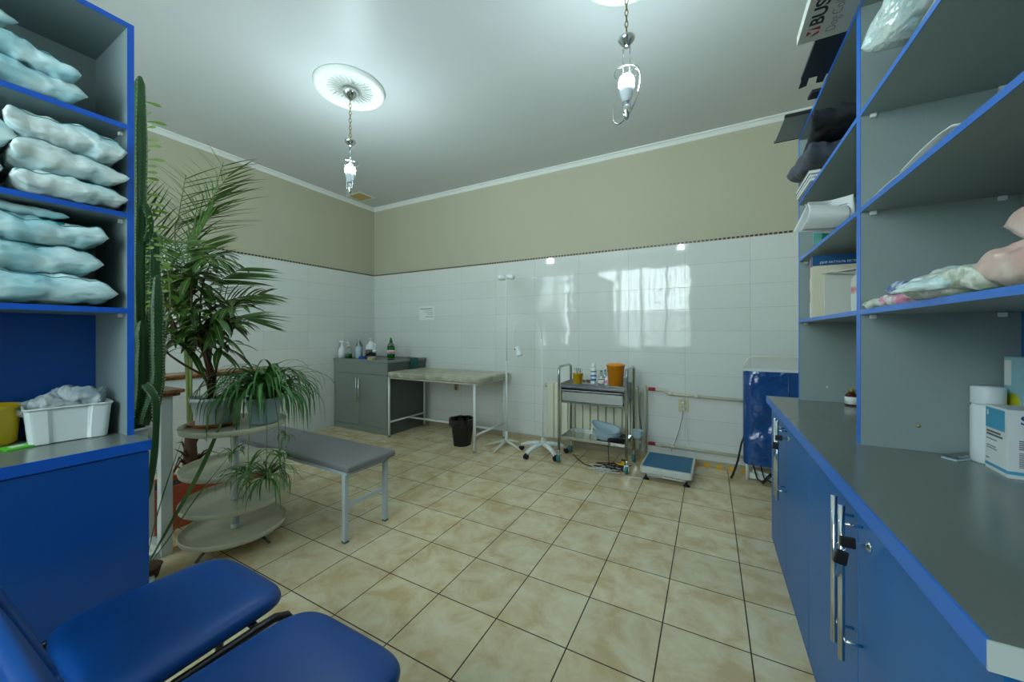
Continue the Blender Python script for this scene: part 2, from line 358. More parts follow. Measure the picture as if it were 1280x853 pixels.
def rrect(x0, y0, x1, y1, r, n=5):
    out = []
    for cx, cy, a in ((x1 - r, y0 + r, -pi / 2), (x1 - r, y1 - r, 0), (x0 + r, y1 - r, pi / 2), (x0 + r, y0 + r, pi)):
        for i in range(n + 1): q = a + pi / 2 * i / n; out.append((cx + r * cos(q), cy + r * sin(q)))
    return out
def lettering(name, s, size, m, parent, loc, rot, extrude=0.0004, offset=0.0, shear=0.0):
    c = bpy.data.curves.new('txt', 'FONT'); c.body = s; c.size = size; c.extrude = extrude; c.offset = offset; c.shear = shear
    t = bpy.data.objects.new('txt', c); COL.objects.link(t)
    dg = bpy.context.evaluated_depsgraph_get(); me = bpy.data.meshes.new_from_object(t.evaluated_get(dg))
    bpy.data.objects.remove(t); bpy.data.curves.remove(c)
    me.materials.clear(); me.materials.append(m)
    o = bpy.data.objects.new(name, me); COL.objects.link(o); o.parent = parent; o.location = loc; o.rotation_euler = rot
    return o
def copy_tree(o, parent=None):
    c = o.copy(); COL.objects.link(c); c.parent = parent
    for ch in list(o.children): copy_tree(ch, c)
    return c

# ================================================================== SETTING
XL, XR, YB, YN, ZC = -4.26, 0.80, 3.72, -1.30, 2.98
struct(MB().box((XL - 0.1, YN - 0.1, -0.1), (XR + 0.1, YB + 0.1, 0)).build('floor', M['floor']))
struct(MB().box((XL - 0.1, YN - 0.1, ZC), (XR + 0.1, YB + 0.1, ZC + 0.1)).build('ceiling', M['ceil']))
TZ = 2.008
wb = struct(MB().box((XL - 0.1, YB, 0), (XR + 0.1, YB + 0.1, ZC)).build('wall_back', M['cream']))
struct(MB().box((XL, YB - 0.012, 0.055), (XR, YB, TZ)).build('tile_dado_back', M['wt_back'])); bpy.data.objects['tile_dado_back'].name = 'trim_1'
wl = struct(MB().box((XL - 0.1, YN, 0), (XL, YB, ZC)).build('wall_left', M['cream']))
struct(MB().box((XL, YN, 0.0), (XL + 0.012, YB - 0.012, TZ)).build('trim_2', M['wt_left']))
struct(MB().box((XR, YN, 0), (XR + 0.1, YB, ZC)).build('wall_right', M['cream']))
struct(MB().box((XL + 0.012, YB - 0.016, TZ), (XR, YB, TZ + 0.016)).build('trim_3', M['trim_back']))
struct(MB().box((XL, YN, TZ), (XL + 0.016, YB - 0.016, TZ + 0.016)).build('trim_4', M['trim_left']))
struct(MB().box((XL + 0.012, YB - 0.03, 0), (XR, YB, 0.055)).build('baseboard_back', M['tape'], bevel=0.003))
# cornice: small cove profile
def cornice(name, axis, a0, a1, wall, sgn):
    prof = [(0, 0), (0.0, -0.045), (0.010, -0.042), (0.016, -0.030), (0.030, -0.014), (0.044, -0.010), (0.046, 0)]
    vs = []; n = len(prof)
    for t in (a0, a1):
        for d, z in prof:
            vs.append((t, wall + sgn * d, ZC + z) if axis == 'x' else (wall + sgn * d, t, ZC + z))
    mb = MB(); mb.add(vs, [(i, (i + 1) % n, (i + 1) % n + n, i + n) for i in range(n)] + [tuple(range(n)), tuple(range(n, 2 * n))])
    return struct(mb.build(name, M['plaster']))
cornice('trim_5', 'x', XL, XR, YB, -1); cornice('trim_6', 'y', YN, YB, XL, 1)
# near wall behind the viewpoint with two barred windows
W = [(-4.0, -2.95, 0.85, 2.72), (-2.42, -0.34, 0.85, 2.72)]
mb = MB(); xs = [XL - 0.1, W[0][0], W[0][1], W[1][0], W[1][1], XR + 0.1]
for i in range(5):
    if i in (1, 3):
        mb.box((xs[i], YN - 0.25, 0), (xs[i + 1], YN, 0.85)); mb.box((xs[i], YN - 0.25, 2.72), (xs[i + 1], YN, ZC))
    else: mb.box((xs[i], YN - 0.25, 0), (xs[i + 1], YN, ZC))
struct(mb.build('wall_near', M['cream']))
for k, (x0, x1, z0, z1) in enumerate(W):
    wo = struct(thing('window_%d' % (k + 1), None, None, ((x0 + x1) / 2, YN - 0.12, z0)))
    hw = (x1 - x0) / 2; hh = z1 - z0; f = MB(); t = 0.055
    f.box((-hw, -0.03, 0), (-hw + t, 0.03, hh)); f.box((hw - t, -0.03, 0), (hw, 0.03, hh)); f.box((-hw + t, -0.03, 0), (hw - t, 0.03, t)); f.box((-hw + t, -0.03, hh - t), (hw - t, 0.03, hh))
    nm = 3 if k else 1
    for i in range(1, nm + 1):
        x = -hw + 2 * hw * i / (nm + 1); f.box((x - 0.03, -0.028, t), (x + 0.03, 0.028, hh - t))
    f.build('window_frame', M['white_pvc'], wo, bevel=0.004)
    MB().box((-hw + t, -0.004, t), (hw - t, 0.004, hh - t)).build('pane', M['window_glass'], wo)
    g = MB()
    n = int(2 * hw / 0.105)
    for i in range(1, n): x = -hw + 2 * hw * i / n; g.box((x - 0.011, -0.10, 0), (x + 0.011, -0.088, hh))
    for i in range(1, 7): z = hh * i / 7; g.box((-hw, -0.106, z - 0.005), (hw, -0.1, z + 0.005))
    g.build('window_grille', M['grate'], wo)
    MB().box((-hw - 0.04, 0.0, -0.03), (hw + 0.04, 0.22, 0)).build('window_sill', M['white_pvc'], wo, bevel=0.006)
    pd = bpy.data.lights.new('daylight', 'AREA'); pd.shape = 'RECTANGLE'; pd.size = 2 * hw; pd.size_y = hh; pd.cycles.is_portal = True
    po = bpy.data.objects.new('window_daylight', pd); COL.objects.link(po); po.location = ((x0 + x1) / 2, YN - 0.27, (z0 + z1) / 2); po.rotation_euler = (pi / 2, 0, 0)
    def added_sheer(u, v, _h=hw, _H=hh, _k=k):
        a, b, zt = (-_h, _h, _H * 0.46) if _k else (-_h, _h * 0.55, _H)
        return (a + (b - a) * u, 0.045 + 0.014 * sin(u * 90), zt * v)
    MB().sheet(added_sheer, 220, 2).build('dimming_sheer', M['added_sheer'], wo)  # unseen sheer, added to dim the window's reflection in the wall tiles

# ================================================================== RIGHT SIDE: base cabinets, worktop, shelf units
CT = 0.82
def bar_handle(parent, x, y, z0, z1, xd, seg=None):
    h = MB().tube([(x, y, z0), (x, y, z1)], 0.0065, 14)
    for z in (z0 + 0.045, z1 - 0.045): h.tube([(x, y, z), (xd, y, z)], 0.0035, 10)
    return h.build('handle', M['chrome'], parent)
def base_cab(y0, y1, label, lock_y, near):
    t = thing('base_cabinet', label, 'cabinet', (0.315, (y0 + y1) / 2, 0), group='blue base cabinets')
    h = (y1 - y0) / 2
    MB().box((0.020, -h, 0.0), (0.455, h, CT - 0.037)).build('carcass', M['grey_board'], t)
    for s, (a, b) in ((1, (0.0015, h - 0.0015)), (-1, (-h + 0.0015, -0.0015))):
        d = MB().box((0, a, 0.004), (0.018, b, CT - 0.040)).build('door', M['blue_door'], t, bevel=0.0012)
        bar_handle(d, -0.038, 0.03 * s if s < 0 else 0.03, 0.405, 0.775, 0.0)
        if s == -1:
            lk = MB().lathe([(0.0, 0.006), (0.008, 0.006), (0.011, 0.002), (0.012, 0)], n=20, mx=Matrix.Translation((0, -0.075, 0.707)) @ Matrix.Rotation(-pi / 2, 4, 'Y')).build('lock', M['chrome'], d)
    return t
cabA = base_cab(1.681, 2.585, 'far blue two-door base cabinet nearest the back wall, with chrome bar handles', 0, False)
cabB = base_cab(0.675, 1.679, 'near blue two-door base cabinet in the foreground right with a key hanging from its lock', 0, True)
for nm, y, lb in (('far', 2.133 - 0.075, 'black-headed keys hanging in the far cabinet lock beside the chrome handles'), ('near', 1.177 - 0.075, 'black-headed keys hanging in the near cabinet lock beside the chrome handles')):
    k = thing('key_bunch', lb, 'keys', (0.309, y, 0.707), group='keys in the cabinet locks')
    MB().box((-0.020, -0.002, -0.004), (0, 0.002, 0.004)).build('key_blade', M['chrome'], k, bevel=0.0008)
    MB().box((-0.046, -0.005, -0.012), (-0.018, 0.005, 0.012)).build('key_head', M['black'], k, bevel=0.003)
    MB().tube(arc((-0.043, 0, -0.012), 0.009, 0, 2 * pi, 18)[:-1], 0.0008, 6, closed=True).build('key_ring', M['chrome'], k)
    MB().box((-0.012, -0.004, -0.02), (0.012, 0.004, 0.012), Matrix.Translation((-0.043, 0.0, -0.034)) @ Matrix.Rotation(0.15, 4, 'Y')).build('key_head', M['black'], k, bevel=0.003)
    MB().box((-0.004, -0.001, -0.05), (0.003, 0.001, -0.018), Matrix.Translation((-0.043, 0.0, -0.034)) @ Matrix.Rotation(0.15, 4, 'Y')).build('key_blade', M['chrome'], k)
t = thing('worktop', 'long grey worktop with a blue front edge on the right-hand cabinets', 'worktop', (0.29, 0.65, CT - 0.036))
MB().box((0.004, 0.003, 0), (0.497, 1.952, 0.036)).build('top', M['grey_top'], t)
MB().box((0, 0.003, 0), (0.004, 1.952, 0.0358)).build('front_edge', M['blue_edge'], t)
tag(MB().box((0.0, 0, 0), (0.497, 0.003, 0.0358)).build('end_edge', M['endcut'], t), 'pale end strip of the worktop')

XF, XBK = 0.434, 0.790
def shelf_pins(parent, x0, x1, y, sgn, z):
    for x in (x0 + 0.03, x1 - 0.05):
        MB().box((x - 0.008, y, z - 0.014), (x + 0.008, y + sgn * 0.012, z - 0.001)).build('shelf_pin', M['white_pl'], parent, bevel=0.002)
def right_unit(y0, y1, zs, label, backblue):
    t = thing('shelf_unit', label, 'shelf unit', (XF, y0, CT), group='grey and blue shelf units on the worktop')
    D = XBK - XF; L = y1 - y0; T = 0.016; H = 2.27 - CT
    for nm, ya in (('side_panel', 0), ('side_panel', L - T)):
        p = MB().box((0.002, ya, 0), (D, ya + T, H - T)).build('side_panel', M['grey_board'], t)
        MB().box((0, ya, 0), (0.002, ya + T, H - T)).build('edge_strip', M['blue_edge'], p)
    p = MB().box((0.002, 0, H - T), (D, L, H)).build('top_panel', M['grey_board'], t); MB().box((0, 0, H - T), (0.002, L, H)).build('edge_strip', M['blue_edge'], p)
    bz = 1.254 - CT
    MB().box((D - 0.014, T, bz), (D - 0.004, L - T, H - T)).build('back_panel', M['grey_board'], t)
    tag(MB().box((D - 0.012, T, 0), (D - 0.004, L - T, bz)).build('back_panel', M['blue_door'] if backblue else M['grey_board'], t), 'lower blue back panel' if backblue else None)
    for z in zs:
        zz = z - CT
        p = MB().box((0.002, T + 0.0008, zz - T), (D - 0.014, L - T - 0.0008, zz)).build('shelf', M['grey_board'], t)
        MB().box((0, T + 0.0008, zz - T), (0.002, L - T - 0.0008, zz)).build('edge_strip', M['blue_edge'], p)
        shelf_pins(p, 0.0, D, L - T, -1, zz - T)
    for x in (0.137,) if backblue else (0.12, ):
        MB().lathe([(0.0, 0.004), (0.004, 0.003), (0.005, 0)], n=14, mx=Matrix.Translation((x, L - T, 0.077)) @ Matrix.Rotation(pi / 2, 4, 'X')).build('screw_cap', M['gold'] if backblue else M['white_pl'], t)
    return t
ZS = (1.262, 1.597, 1.912)
uL = right_unit(1.621, 2.556, ZS, 'far right-hand shelf unit of books and black bags, next to the back wall', False)
uR = right_unit(0.675, 1.619, ZS, 'near right-hand shelf unit with plastic packages on its shelves', True)

# ================================================================== LEFT SIDE unit
LX = -1.83; LB = -2.17; LE = 0.52; LS = -0.62
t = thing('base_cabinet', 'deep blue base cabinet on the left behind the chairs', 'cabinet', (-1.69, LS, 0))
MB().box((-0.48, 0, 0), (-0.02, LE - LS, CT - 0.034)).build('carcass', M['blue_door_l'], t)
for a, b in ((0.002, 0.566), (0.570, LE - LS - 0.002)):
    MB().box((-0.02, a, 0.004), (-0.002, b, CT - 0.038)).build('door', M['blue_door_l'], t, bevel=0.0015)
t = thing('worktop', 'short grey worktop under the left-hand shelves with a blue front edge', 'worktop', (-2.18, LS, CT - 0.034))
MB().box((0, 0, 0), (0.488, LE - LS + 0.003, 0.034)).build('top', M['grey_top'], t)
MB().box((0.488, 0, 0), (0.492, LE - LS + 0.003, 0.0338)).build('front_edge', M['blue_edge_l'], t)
def left_unit():
    t = thing('shelf_unit', 'tall left-hand shelf unit with blue edges, stacked with cyan plastic bags', 'shelf unit', (LX, LS, CT))
    L = LE - LS; T = 0.018; H = 2.295 - CT; D = LX - LB
    for ya in (0, L - T):
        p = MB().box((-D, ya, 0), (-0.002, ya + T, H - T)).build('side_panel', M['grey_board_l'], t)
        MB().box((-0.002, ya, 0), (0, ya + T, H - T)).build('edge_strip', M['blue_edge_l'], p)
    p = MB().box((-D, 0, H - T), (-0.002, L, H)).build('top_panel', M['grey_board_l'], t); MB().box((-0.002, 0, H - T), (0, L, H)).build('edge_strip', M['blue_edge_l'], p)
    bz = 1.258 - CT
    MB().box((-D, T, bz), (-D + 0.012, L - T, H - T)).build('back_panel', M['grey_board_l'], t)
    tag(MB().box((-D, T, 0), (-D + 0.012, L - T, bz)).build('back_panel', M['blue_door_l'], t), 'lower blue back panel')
    for z in (1.275, 1.615, 1.93):
        zz = z - CT
        p = MB().box((-D + 0.012, T, zz - T), (-0.002, L - T, zz)).build('shelf', M['grey_board_l'], t)
        MB().box((-0.002, T, zz - T), (0, L - T, zz)).build('edge_strip', M['blue_edge_l'], p)
        MB().box((-0.05, L - T - 0.012, zz - T - 0.014), (-0.034, L - T, zz - T - 0.001)).build('shelf_pin', M['white_pl'], p, bevel=0.002)
    return t
left_unit()

# ================================================================== CHAIRS (front row, facing the back wall)
def make_chair():
    t = thing('visitor_chair', 'blue vinyl visitor chair pushed against the deep blue cabinet', 'chair', (-1.26, 0.44, 0), group='blue visitor chairs')
    # seat pad: superellipse cushion, narrower at the front corners
    def pad(w0, w1, d, h, crown):
        def f(u, v):
            a = 2 * pi * u; rr = v
            return a, rr
        mb = MB(); n = 48; rings = [(0.0, h), (0.35, h * 0.995), (0.62, h * 0.98), (0.82, h * 0.93), (0.93, h * 0.82), (0.985, h * 0.62), (1.0, h * 0.36), (0.985, h * 0.1), (0.95, 0.0), (0.0, 0.0)]
        vs = []
        for (r, z) in rings:
            for k in range(n):
                a = 2 * pi * k / n; e = 0.36; cx = math.copysign(abs(cos(a)) ** e, cos(a)); cy = math.copysign(abs(sin(a)) ** e, sin(a))
                y = cy * d / 2 * r; f_ = (cy * r + 1) / 2
                hw = (w0 + (w1 - w0) * f_) / 2
                x = cx * hw * r
                zz = z + (crown * (-(max(0, cy * r) ** 3)) if z > 0 else 0)
                vs.append((x, y, zz))
        fs = [(i * n + k, i * n + (k + 1) % n, (i + 1) * n + (k + 1) % n, (i + 1) * n + k) for i in range(len(rings) - 1) for k in range(n)]
        mb.add(vs, fs, True); return mb
    s = pad(0.43, 0.385, 0.40, 0.05, 0.012).build('seat', M['blue_vinyl'], t, subsurf=1, loc=(0, 0, 0.412))
    # backrest, tilted back, curved
    bk = pad(0.395, 0.37, 0.29, 0.032, 0.0)
    bo = bk.build('backrest', M['blue_vinyl'], t, subsurf=1, loc=(0, -0.262, 0.68), rot=(R(74 + 32), 0, 0))
    bo.rotation_euler = (R(109), 0, 0); bo.location = (0, -0.272, 0.655)
    for x in (-0.208, 0.208):
        # hoop: front leg, side rail under the seat, rising into the back upright
        pts = [(x, 0.185, 0.012), (x, 0.19, 0.30), (x, 0.186, 0.36), (x, 0.17, 0.388), (x, 0.14, 0.402), (x, 0.09, 0.403), (x, -0.15, 0.398), (x, -0.205, 0.402), (x, -0.240, 0.425), (x, -0.256, 0.47), (x, -0.325, 0.66), (x, -0.37, 0.80)]
        MB().tube(pts, 0.0115, 12).build('frame_tube', M['black_metal'], t)
        MB().tube([(x, -0.02, 0.392), (x, -0.10, 0.22), (x, -0.19, 0.012)], 0.0115, 12).build('leg', M['black_metal'], t)
        for y in (0.185, -0.19): MB().lathe([(0.0155, 0), (0.0155, 0.022), (0.012, 0.028)], (x, y, 0), 16).build('foot_cap', M['black'], t)
    MB().tube([(-0.208, 0.10, 0.398), (0.208, 0.10, 0.398)], 0.009, 10).build('crossbar', M['black_metal'], t)
    MB().tube([(-0.208, -0.12, 0.395), (0.208, -0.12, 0.395)], 0.009, 10).build('crossbar', M['black_metal'], t)
    for x in (-0.12, 0.12):
        MB().box((x - 0.016, -0.265, 0.405), (x + 0.016, -0.16, 0.411)).box((x - 0.016, -0.271, 0.405), (x + 0.016, -0.265, 0.56)).build('back_bracket', M['black_metal'], t, bevel=0.001)
    return t
ch = make_chair()
c2 = copy_tree(ch); c2.location = (-0.785, 0.435, 0); c2['label'] = 'blue vinyl visitor chair nearest the middle of the floor, foreground'

# ================================================================== FAR LEFT: sink cabinet and what stands on it
t = thing('sink_cabinet', 'grey two-door sink cabinet in the far corner of the room', 'cabinet', (-4.235, 3.06, 0))
W_, D_ = 0.96, 0.62
MB().box((0.02, 0.05, 0), (W_ - 0.02, D_, 0.065)).box((0, 0.02, 0.065), (W_ - 0.018, D_, 0.845)).build('carcass', M['grey_cab'], t)
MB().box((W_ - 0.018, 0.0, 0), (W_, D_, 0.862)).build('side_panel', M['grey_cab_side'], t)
MB().box((0, 0.0, 0.70), (W_ - 0.018, 0.018, 0.845)).build('apron_panel', M['grey_cab'], t, bevel=0.001)
MB().box((0, 0.002, 0), (W_ - 0.018, 0.02, 0.062)).build('plinth', M['grey_cab'], t)
for a, b, hx in ((0.002, 0.468, 0.446), (0.472, W_ - 0.022, 0.494)):
    d = MB().box((a, 0, 0.066), (b, 0.018, 0.696)).build('door', M['grey_cab'], t, bevel=0.0015)
    h = MB().tube([(hx, -0.032, 0.36), (hx, -0.032, 0.65)], 0.007, 12)
    for z in (0.39, 0.62): h.tube([(hx, -0.032, z), (hx, 0, z)], 0.004, 8)
    h.build('handle', M['chrome'], d)
rim = MB().box((-0.005, -0.012, 0.845), (W_ + 0.012, 0.02, 0.872)).box((W_ - 0.03, 0.02, 0.845), (W_ + 0.012, D_ + 0.01, 0.872)).box((-0.005, 0.02, 0.845), (0.025, D_ + 0.01, 0.872)).box((0.025, D_ - 0.03, 0.845), (W_ - 0.03, D_ + 0.01, 0.872))
rim.build('worktop_rim', M['grey_cab'], t, bevel=0.002)
MB().box((0.025, 0.02, 0.835), (W_ - 0.03, D_ - 0.03, 0.866)).build('sink_insert', M['dark_top'], t, bevel=0.004)
CX, CY, CZ = -4.235, 3.06, 0.872
def bottle(name, label, cat, loc, prof, m, parts=(), group=None, n=24):
    t = thing(name, label, cat, loc, group=group)
    MB().lathe(prof, n=n).build('body', m, t)
    for nm, mb, mm in parts: mb.build(nm, mm, t)
    return t
# 1 trigger spray bottle
trig = MB().box((-0.05, -0.012, 0.20), (0.035, 0.012, 0.225)).box((-0.058, -0.008, 0.205), (-0.045, 0.008, 0.218)).tube([(-0.03, 0, 0.2), (-0.042, 0, 0.175), (-0.05, 0, 0.155)], 0.005, 8).lathe([(0.016, 0.178), (0.016, 0.20)], n=16)
bottle('spray_bottle', 'white trigger spray bottle at the left end of the sink cabinet', 'bottle', (CX + 0.07, CY + 0.06, CZ - 0.001), [(0.03, 0), (0.043, 0.006), (0.044, 0.08), (0.036, 0.115), (0.018, 0.15), (0.014, 0.18)], M['white_pl'], [('trigger_head', trig, M['white_pl'])])
pump = lambda z: MB().lathe([(0.014, z), (0.014, z + 0.018), (0.005, z + 0.02), (0.005, z + 0.05)], n=14).box((-0.035, -0.006, z + 0.047), (0.010, 0.006, z + 0.057))
bottle('soap_bottle', 'clear pump bottle one third full of green soap on the sink cabinet', 'bottle', (CX + 0.185, CY + 0.07, CZ - 0.001), [(0.034, 0), (0.041, 0.004), (0.041, 0.10), (0.03, 0.13), (0.014, 0.15)], M['glass'], [('liquid', MB().lathe([(0.0, 0.003), (0.038, 0.004), (0.038, 0.058), (0.0, 0.058)]), M['liq_green']), ('pump', pump(0.15), M['white_pl'])])
bottle('spray_can', 'tall grey bottle standing behind the green soap pump bottle', 'bottle', (CX + 0.205, CY + 0.21, CZ - 0.001), [(0.03, 0), (0.045, 0.005), (0.045, 0.15), (0.035, 0.19), (0.014, 0.215), (0.014, 0.245), (0.0, 0.25)], mat('grey_bottle_plastic', (112, 120, 120), 0.3), [('cap', MB().lathe([(0.017, 0.215), (0.017, 0.255), (0, 0.257)]), M['card'])])
bottle('squeeze_bottle', 'pale squeeze bottle with a nozzle between the pump bottle and the jug', 'bottle', (CX + 0.335, CY + 0.10, CZ - 0.001), [(0.034, 0), (0.038, 0.004), (0.038, 0.135), (0.03, 0.152), (0.012, 0.158), (0.008, 0.19), (0.003, 0.215)], M['basin'])
bottle('jug_bottle', 'white handled detergent jug with a dark label beside the green bottle', 'bottle', (CX + 0.46, CY + 0.18, CZ - 0.001), [(0.05, 0), (0.062, 0.006), (0.062, 0.12), (0.052, 0.16), (0.022, 0.205), (0.018, 0.235), (0.022, 0.235), (0.022, 0.255), (0, 0.256)], M['white_pl'],
       [('label_band', MB().lathe([(0.0632, 0.03), (0.0632, 0.115)]), M['grey_cab_side']), ('handle', MB().tube(arc((0.05, 0, 0.165), 0.03, -1.2, 1.7, 10), 0.007, 8), M['white_pl'])])
bottle('detergent_bottle', 'green dish-soap bottle with a green cap, tallest on the sink cabinet', 'bottle', (CX + 0.655, CY + 0.33, CZ - 0.001), [(0.035, 0), (0.046, 0.005), (0.048, 0.14), (0.046, 0.145)], M['liq_green'],
       [('shoulder', MB().lathe([(0.046, 0.145), (0.04, 0.175), (0.02, 0.205)]), M['glass_g']), ('cap', MB().lathe([(0.021, 0.2), (0.021, 0.225), (0.012, 0.238), (0.008, 0.262), (0.0, 0.264)]), M['liq_green']), ('label_band', MB().lathe([(0.0487, 0.055), (0.0487, 0.105)]), M['pinkwhite'])])
t = thing('scrub_brush', 'black-handled scrub brush leaning on the sponges on the sink', 'brush', (CX + 0.52, CY + 0.12, CZ))
MB().tube([(-0.10, 0, 0.022), (0.0, 0, 0.075), (0.06, 0.01, 0.10)], [0.008, 0.009, 0.012], 10).build('handle', M['black'], t)
MB().lathe([(0.0, 0.0), (0.026, 0.004), (0.03, 0.02), (0.02, 0.034), (0.0, 0.038)], (0.07, 0.01, 0.08), 18).build('brush_head', M['white_pl'], t)
MB().box((-0.055, -0.03, 0), (0.055, 0.03, 0.035)).build('sponge', M['blue_sponge'], None, bevel=0.006, loc=(CX + 0.47, CY + 0.06, CZ - 0.006)); tag(bpy.data.objects['sponge'], 'blue sponge on the sink edge below the brush', 'sponge')
o = MB().box((-0.05, -0.028, 0), (0.05, 0.028, 0.03)).build('sponge', mat('tan_sponge', (176, 160, 100), 0.9, bump=0.3, bscale=80), None, bevel=0.006, loc=(CX + 0.60, CY + 0.07, CZ - 0.006)); tag(o, 'tan scouring sponge on the sink edge beside the blue one', 'sponge')
# cloth hanging over the side of the cabinet
def cloth(u, v):
    y = (u - 0.5) * 0.13; 
    if v < 0.3: return (-0.03 + v / 0.3 * 0.05, y, 0.004)
    q = (v - 0.3) / 0.7
    return (0.021 + 0.004 * sin(u * 9), y + 0.006 * sin(q * 4), 0.003 - q * 0.16)
o = MB().sheet(cloth, 12, 14).build('cleaning_cloth', M['tealcloth'], None, solid=0.004, loc=(CX + W_ + 0.0, CY + 0.40, 0.874)); tag(o, 'teal cloth hung over the right side edge of the grey sink cabinet', 'cloth')

# ================================================================== long marble-covered examination table
t = thing('examination_table', 'long narrow table covered in marbled oilcloth with white tube legs', 'table', (-2.63, 3.32, 0))
def top(u, v):
    return None
mb = MB(); n = 0
mb.prism(rrect(-0.612, -0.325, 0.65, 0.32, 0.05), 0, 0.06)
mb.build('tabletop', M['marble'], t, bevel=0.016, seg=3, loc=(0, 0, 0.69))
MB().tube([(-0.595, -0.28, 0.679), (0.60, -0.28, 0.679), (0.60, 0.28, 0.679), (-0.595, 0.28, 0.679)], 0.011, 8, closed=True).build('frame', M['white_metal'], t)
for x in (-0.60, 0.575):
    for y in (-0.29, 0.30):
        l = MB().tube([(x, y, 0.015), (x, y, 0.689)], 0.0135, 12).build('leg', M['white_metal'], t)
        MB().lathe([(0.018, 0), (0.018, 0.02), (0.0145, 0.024)], (x, y, 0), 14).build('foot_cap', M['grey_cab'], l)
    MB().tube([(x, -0.29, 0.17), (x, 0.30, 0.17)], 0.011, 10).build('stretcher', M['white_metal'], t)
MB().tube([(-0.60, 0.02, 0.17), (0.575, 0.02, 0.17)], 0.011, 10).build('stretcher', M['white_metal'], t)

# waste bin
t = thing('waste_bin', 'black waste bin with a bin liner under the marbled table', 'bin', (-2.33, 3.20, 0))
def octo(r, z, k=8, a0=pi / 8): return [(r * cos(a0 + 2 * pi * i / k), r * sin(a0 + 2 * pi * i / k), z) for i in range(k)]
def shell(mb, rings, k):
    b = []; vs = []
    for r in rings: vs += r
    fs = [(i * k + j, i * k + (j + 1) % k, (i + 1) * k + (j + 1) % k, (i + 1) * k + j) for i in range(len(rings) - 1) for j in range(k)]
    fs.append(tuple(reversed(range(k)))); mb.add(vs, fs); return mb
shell(MB(), [octo(0.095, 0), octo(0.125, 0.25), octo(0.135, 0.275), octo(0.128, 0.275), octo(0.09, 0.012)], 8).build('body', M['black'], t, bevel=0.004)
rnd = random.Random(4)
ln = [[((0.136 + 0.006 * rnd.random() - 0.02 * (j > 2)) * cos(2 * pi * i / 24), (0.136 + 0.006 * rnd.random() - 0.02 * (j > 2)) * sin(2 * pi * i / 24), z + 0.008 * rnd.random()) for i in range(24)] for j, z in enumerate((0.215, 0.25, 0.28, 0.275, 0.2))]
mb = MB(); vs = [p for r in ln for p in r]; mb.add(vs, [(i * 24 + j, i * 24 + (j + 1) % 24, (i + 1) * 24 + (j + 1) % 24, (i + 1) * 24 + j) for i in range(4) for j in range(24)], False)
mb.build('bin_liner', mat('black_bin_liner', (12, 12, 14), 0.18, spec=0.7), t)

# ================================================================== drip stand with two cups on top
t = thing('drip_stand', 'thin white drip stand with two round heads at its top, on a flat cross base', 'stand', (-1.862, 3.33, 0))
for a in (-2.85, -1.65, -0.25, 1.0, 2.35):
    l = 0.235 if a < -1 else 0.2
    MB().tube([(0, 0, 0.075), (cos(a) * 0.10, sin(a) * 0.10, 0.05), (cos(a) * l, sin(a) * l, 0.010)], [0.02, 0.016, 0.009], 8, flat=0.7).build('foot', M['ivory_metal'], t)
MB().tube([(0, 0, 0.05), (0, 0, 0.17)], 0.0165, 14).build('hub', M['white_metal'], t)
MB().tube([(0, 0, 0.16), (0.003, 0, 0.9)], 0.0095, 12).tube([(0.003, 0, 0.9), (0, 0, 1.76)], 0.0055, 10).build('pole', M['white_metal'], t)
MB().tube([(-0.04, 0, 1.762), (0.04, 0, 1.762)], 0.007, 8).build('crossbar', M['white_pl'], t)
for x in (-0.055, 0.055):
    MB().lathe([(0.0, 0.03), (0.028, 0.028), (0.042, 0.01), (0.044, -0.012), (0.032, -0.03), (0, -0.034)], (x, 0, 1.775), 20).build('head', M['white_pl'], t)

# ================================================================== gooseneck lamp on castors
t = thing('gooseneck_lamp', 'white gooseneck examination lamp on a five-armed castor base', 'lamp', (-1.45, 3.33, 0))
for k in range(5):
    a = -1.9 + k * 2 * pi / 5
    MB().tube([(0, 0, 0.095), (cos(a) * 0.09, sin(a) * 0.09, 0.098), (cos(a) * 0.17, sin(a) * 0.17, 0.082), (cos(a) * 0.235, sin(a) * 0.235, 0.055)], [0.034, 0.03, 0.024, 0.02], 10, flat=0.75).build('base_arm', M['white_metal'], t)
    Mx = Matrix.Translation((cos(a) * 0.235, sin(a) * 0.235, 0.024)) @ Matrix.Rotation(a, 4, 'Z') @ Matrix.Rotation(pi / 2, 4, 'X')
    c = MB()
    for zz in (-0.018, 0.005): c.lathe([(0.01, zz), (0.022, zz), (0.024, zz + 0.003), (0.024, zz + 0.010), (0.022, zz + 0.013), (0.01, zz + 0.013)], n=18, mx=Mx)
    c.tube([(cos(a) * 0.235, sin(a) * 0.235, 0.03), (cos(a) * 0.235, sin(a) * 0.235, 0.058)], 0.009, 8)
    c.build('castor', M['black'], t)
MB().lathe([(0.034, 0.085), (0.03, 0.115), (0.018, 0.13), (0.016, 0.155), (0.010, 0.16)], n=20).build('hub', M['ivory_metal'], t)
MB().tube([(0, 0, 0.155), (-0.035, 0.06, 1.13)], 0.0065, 10).build('pole', M['white_metal'], t)
nk = [(-0.035, 0.06, 1.13), (-0.05, 0.055, 1.24), (-0.085, 0.03, 1.32), (-0.145, 0.0, 1.362), (-0.215, -0.03, 1.345), (-0.27, -0.05, 1.28), (-0.30, -0.05, 1.19), (-0.295, -0.04, 1.10), (-0.275, -0.03, 1.04)]
MB().tube(nk, 0.0045, 10).build('gooseneck', M['white_metal'], t)
hm = Matrix.Translation((-0.272, -0.03, 1.045)) @ Matrix.Rotation(R(-22), 4, 'Y') @ Matrix.Rotation(pi, 4, 'X')
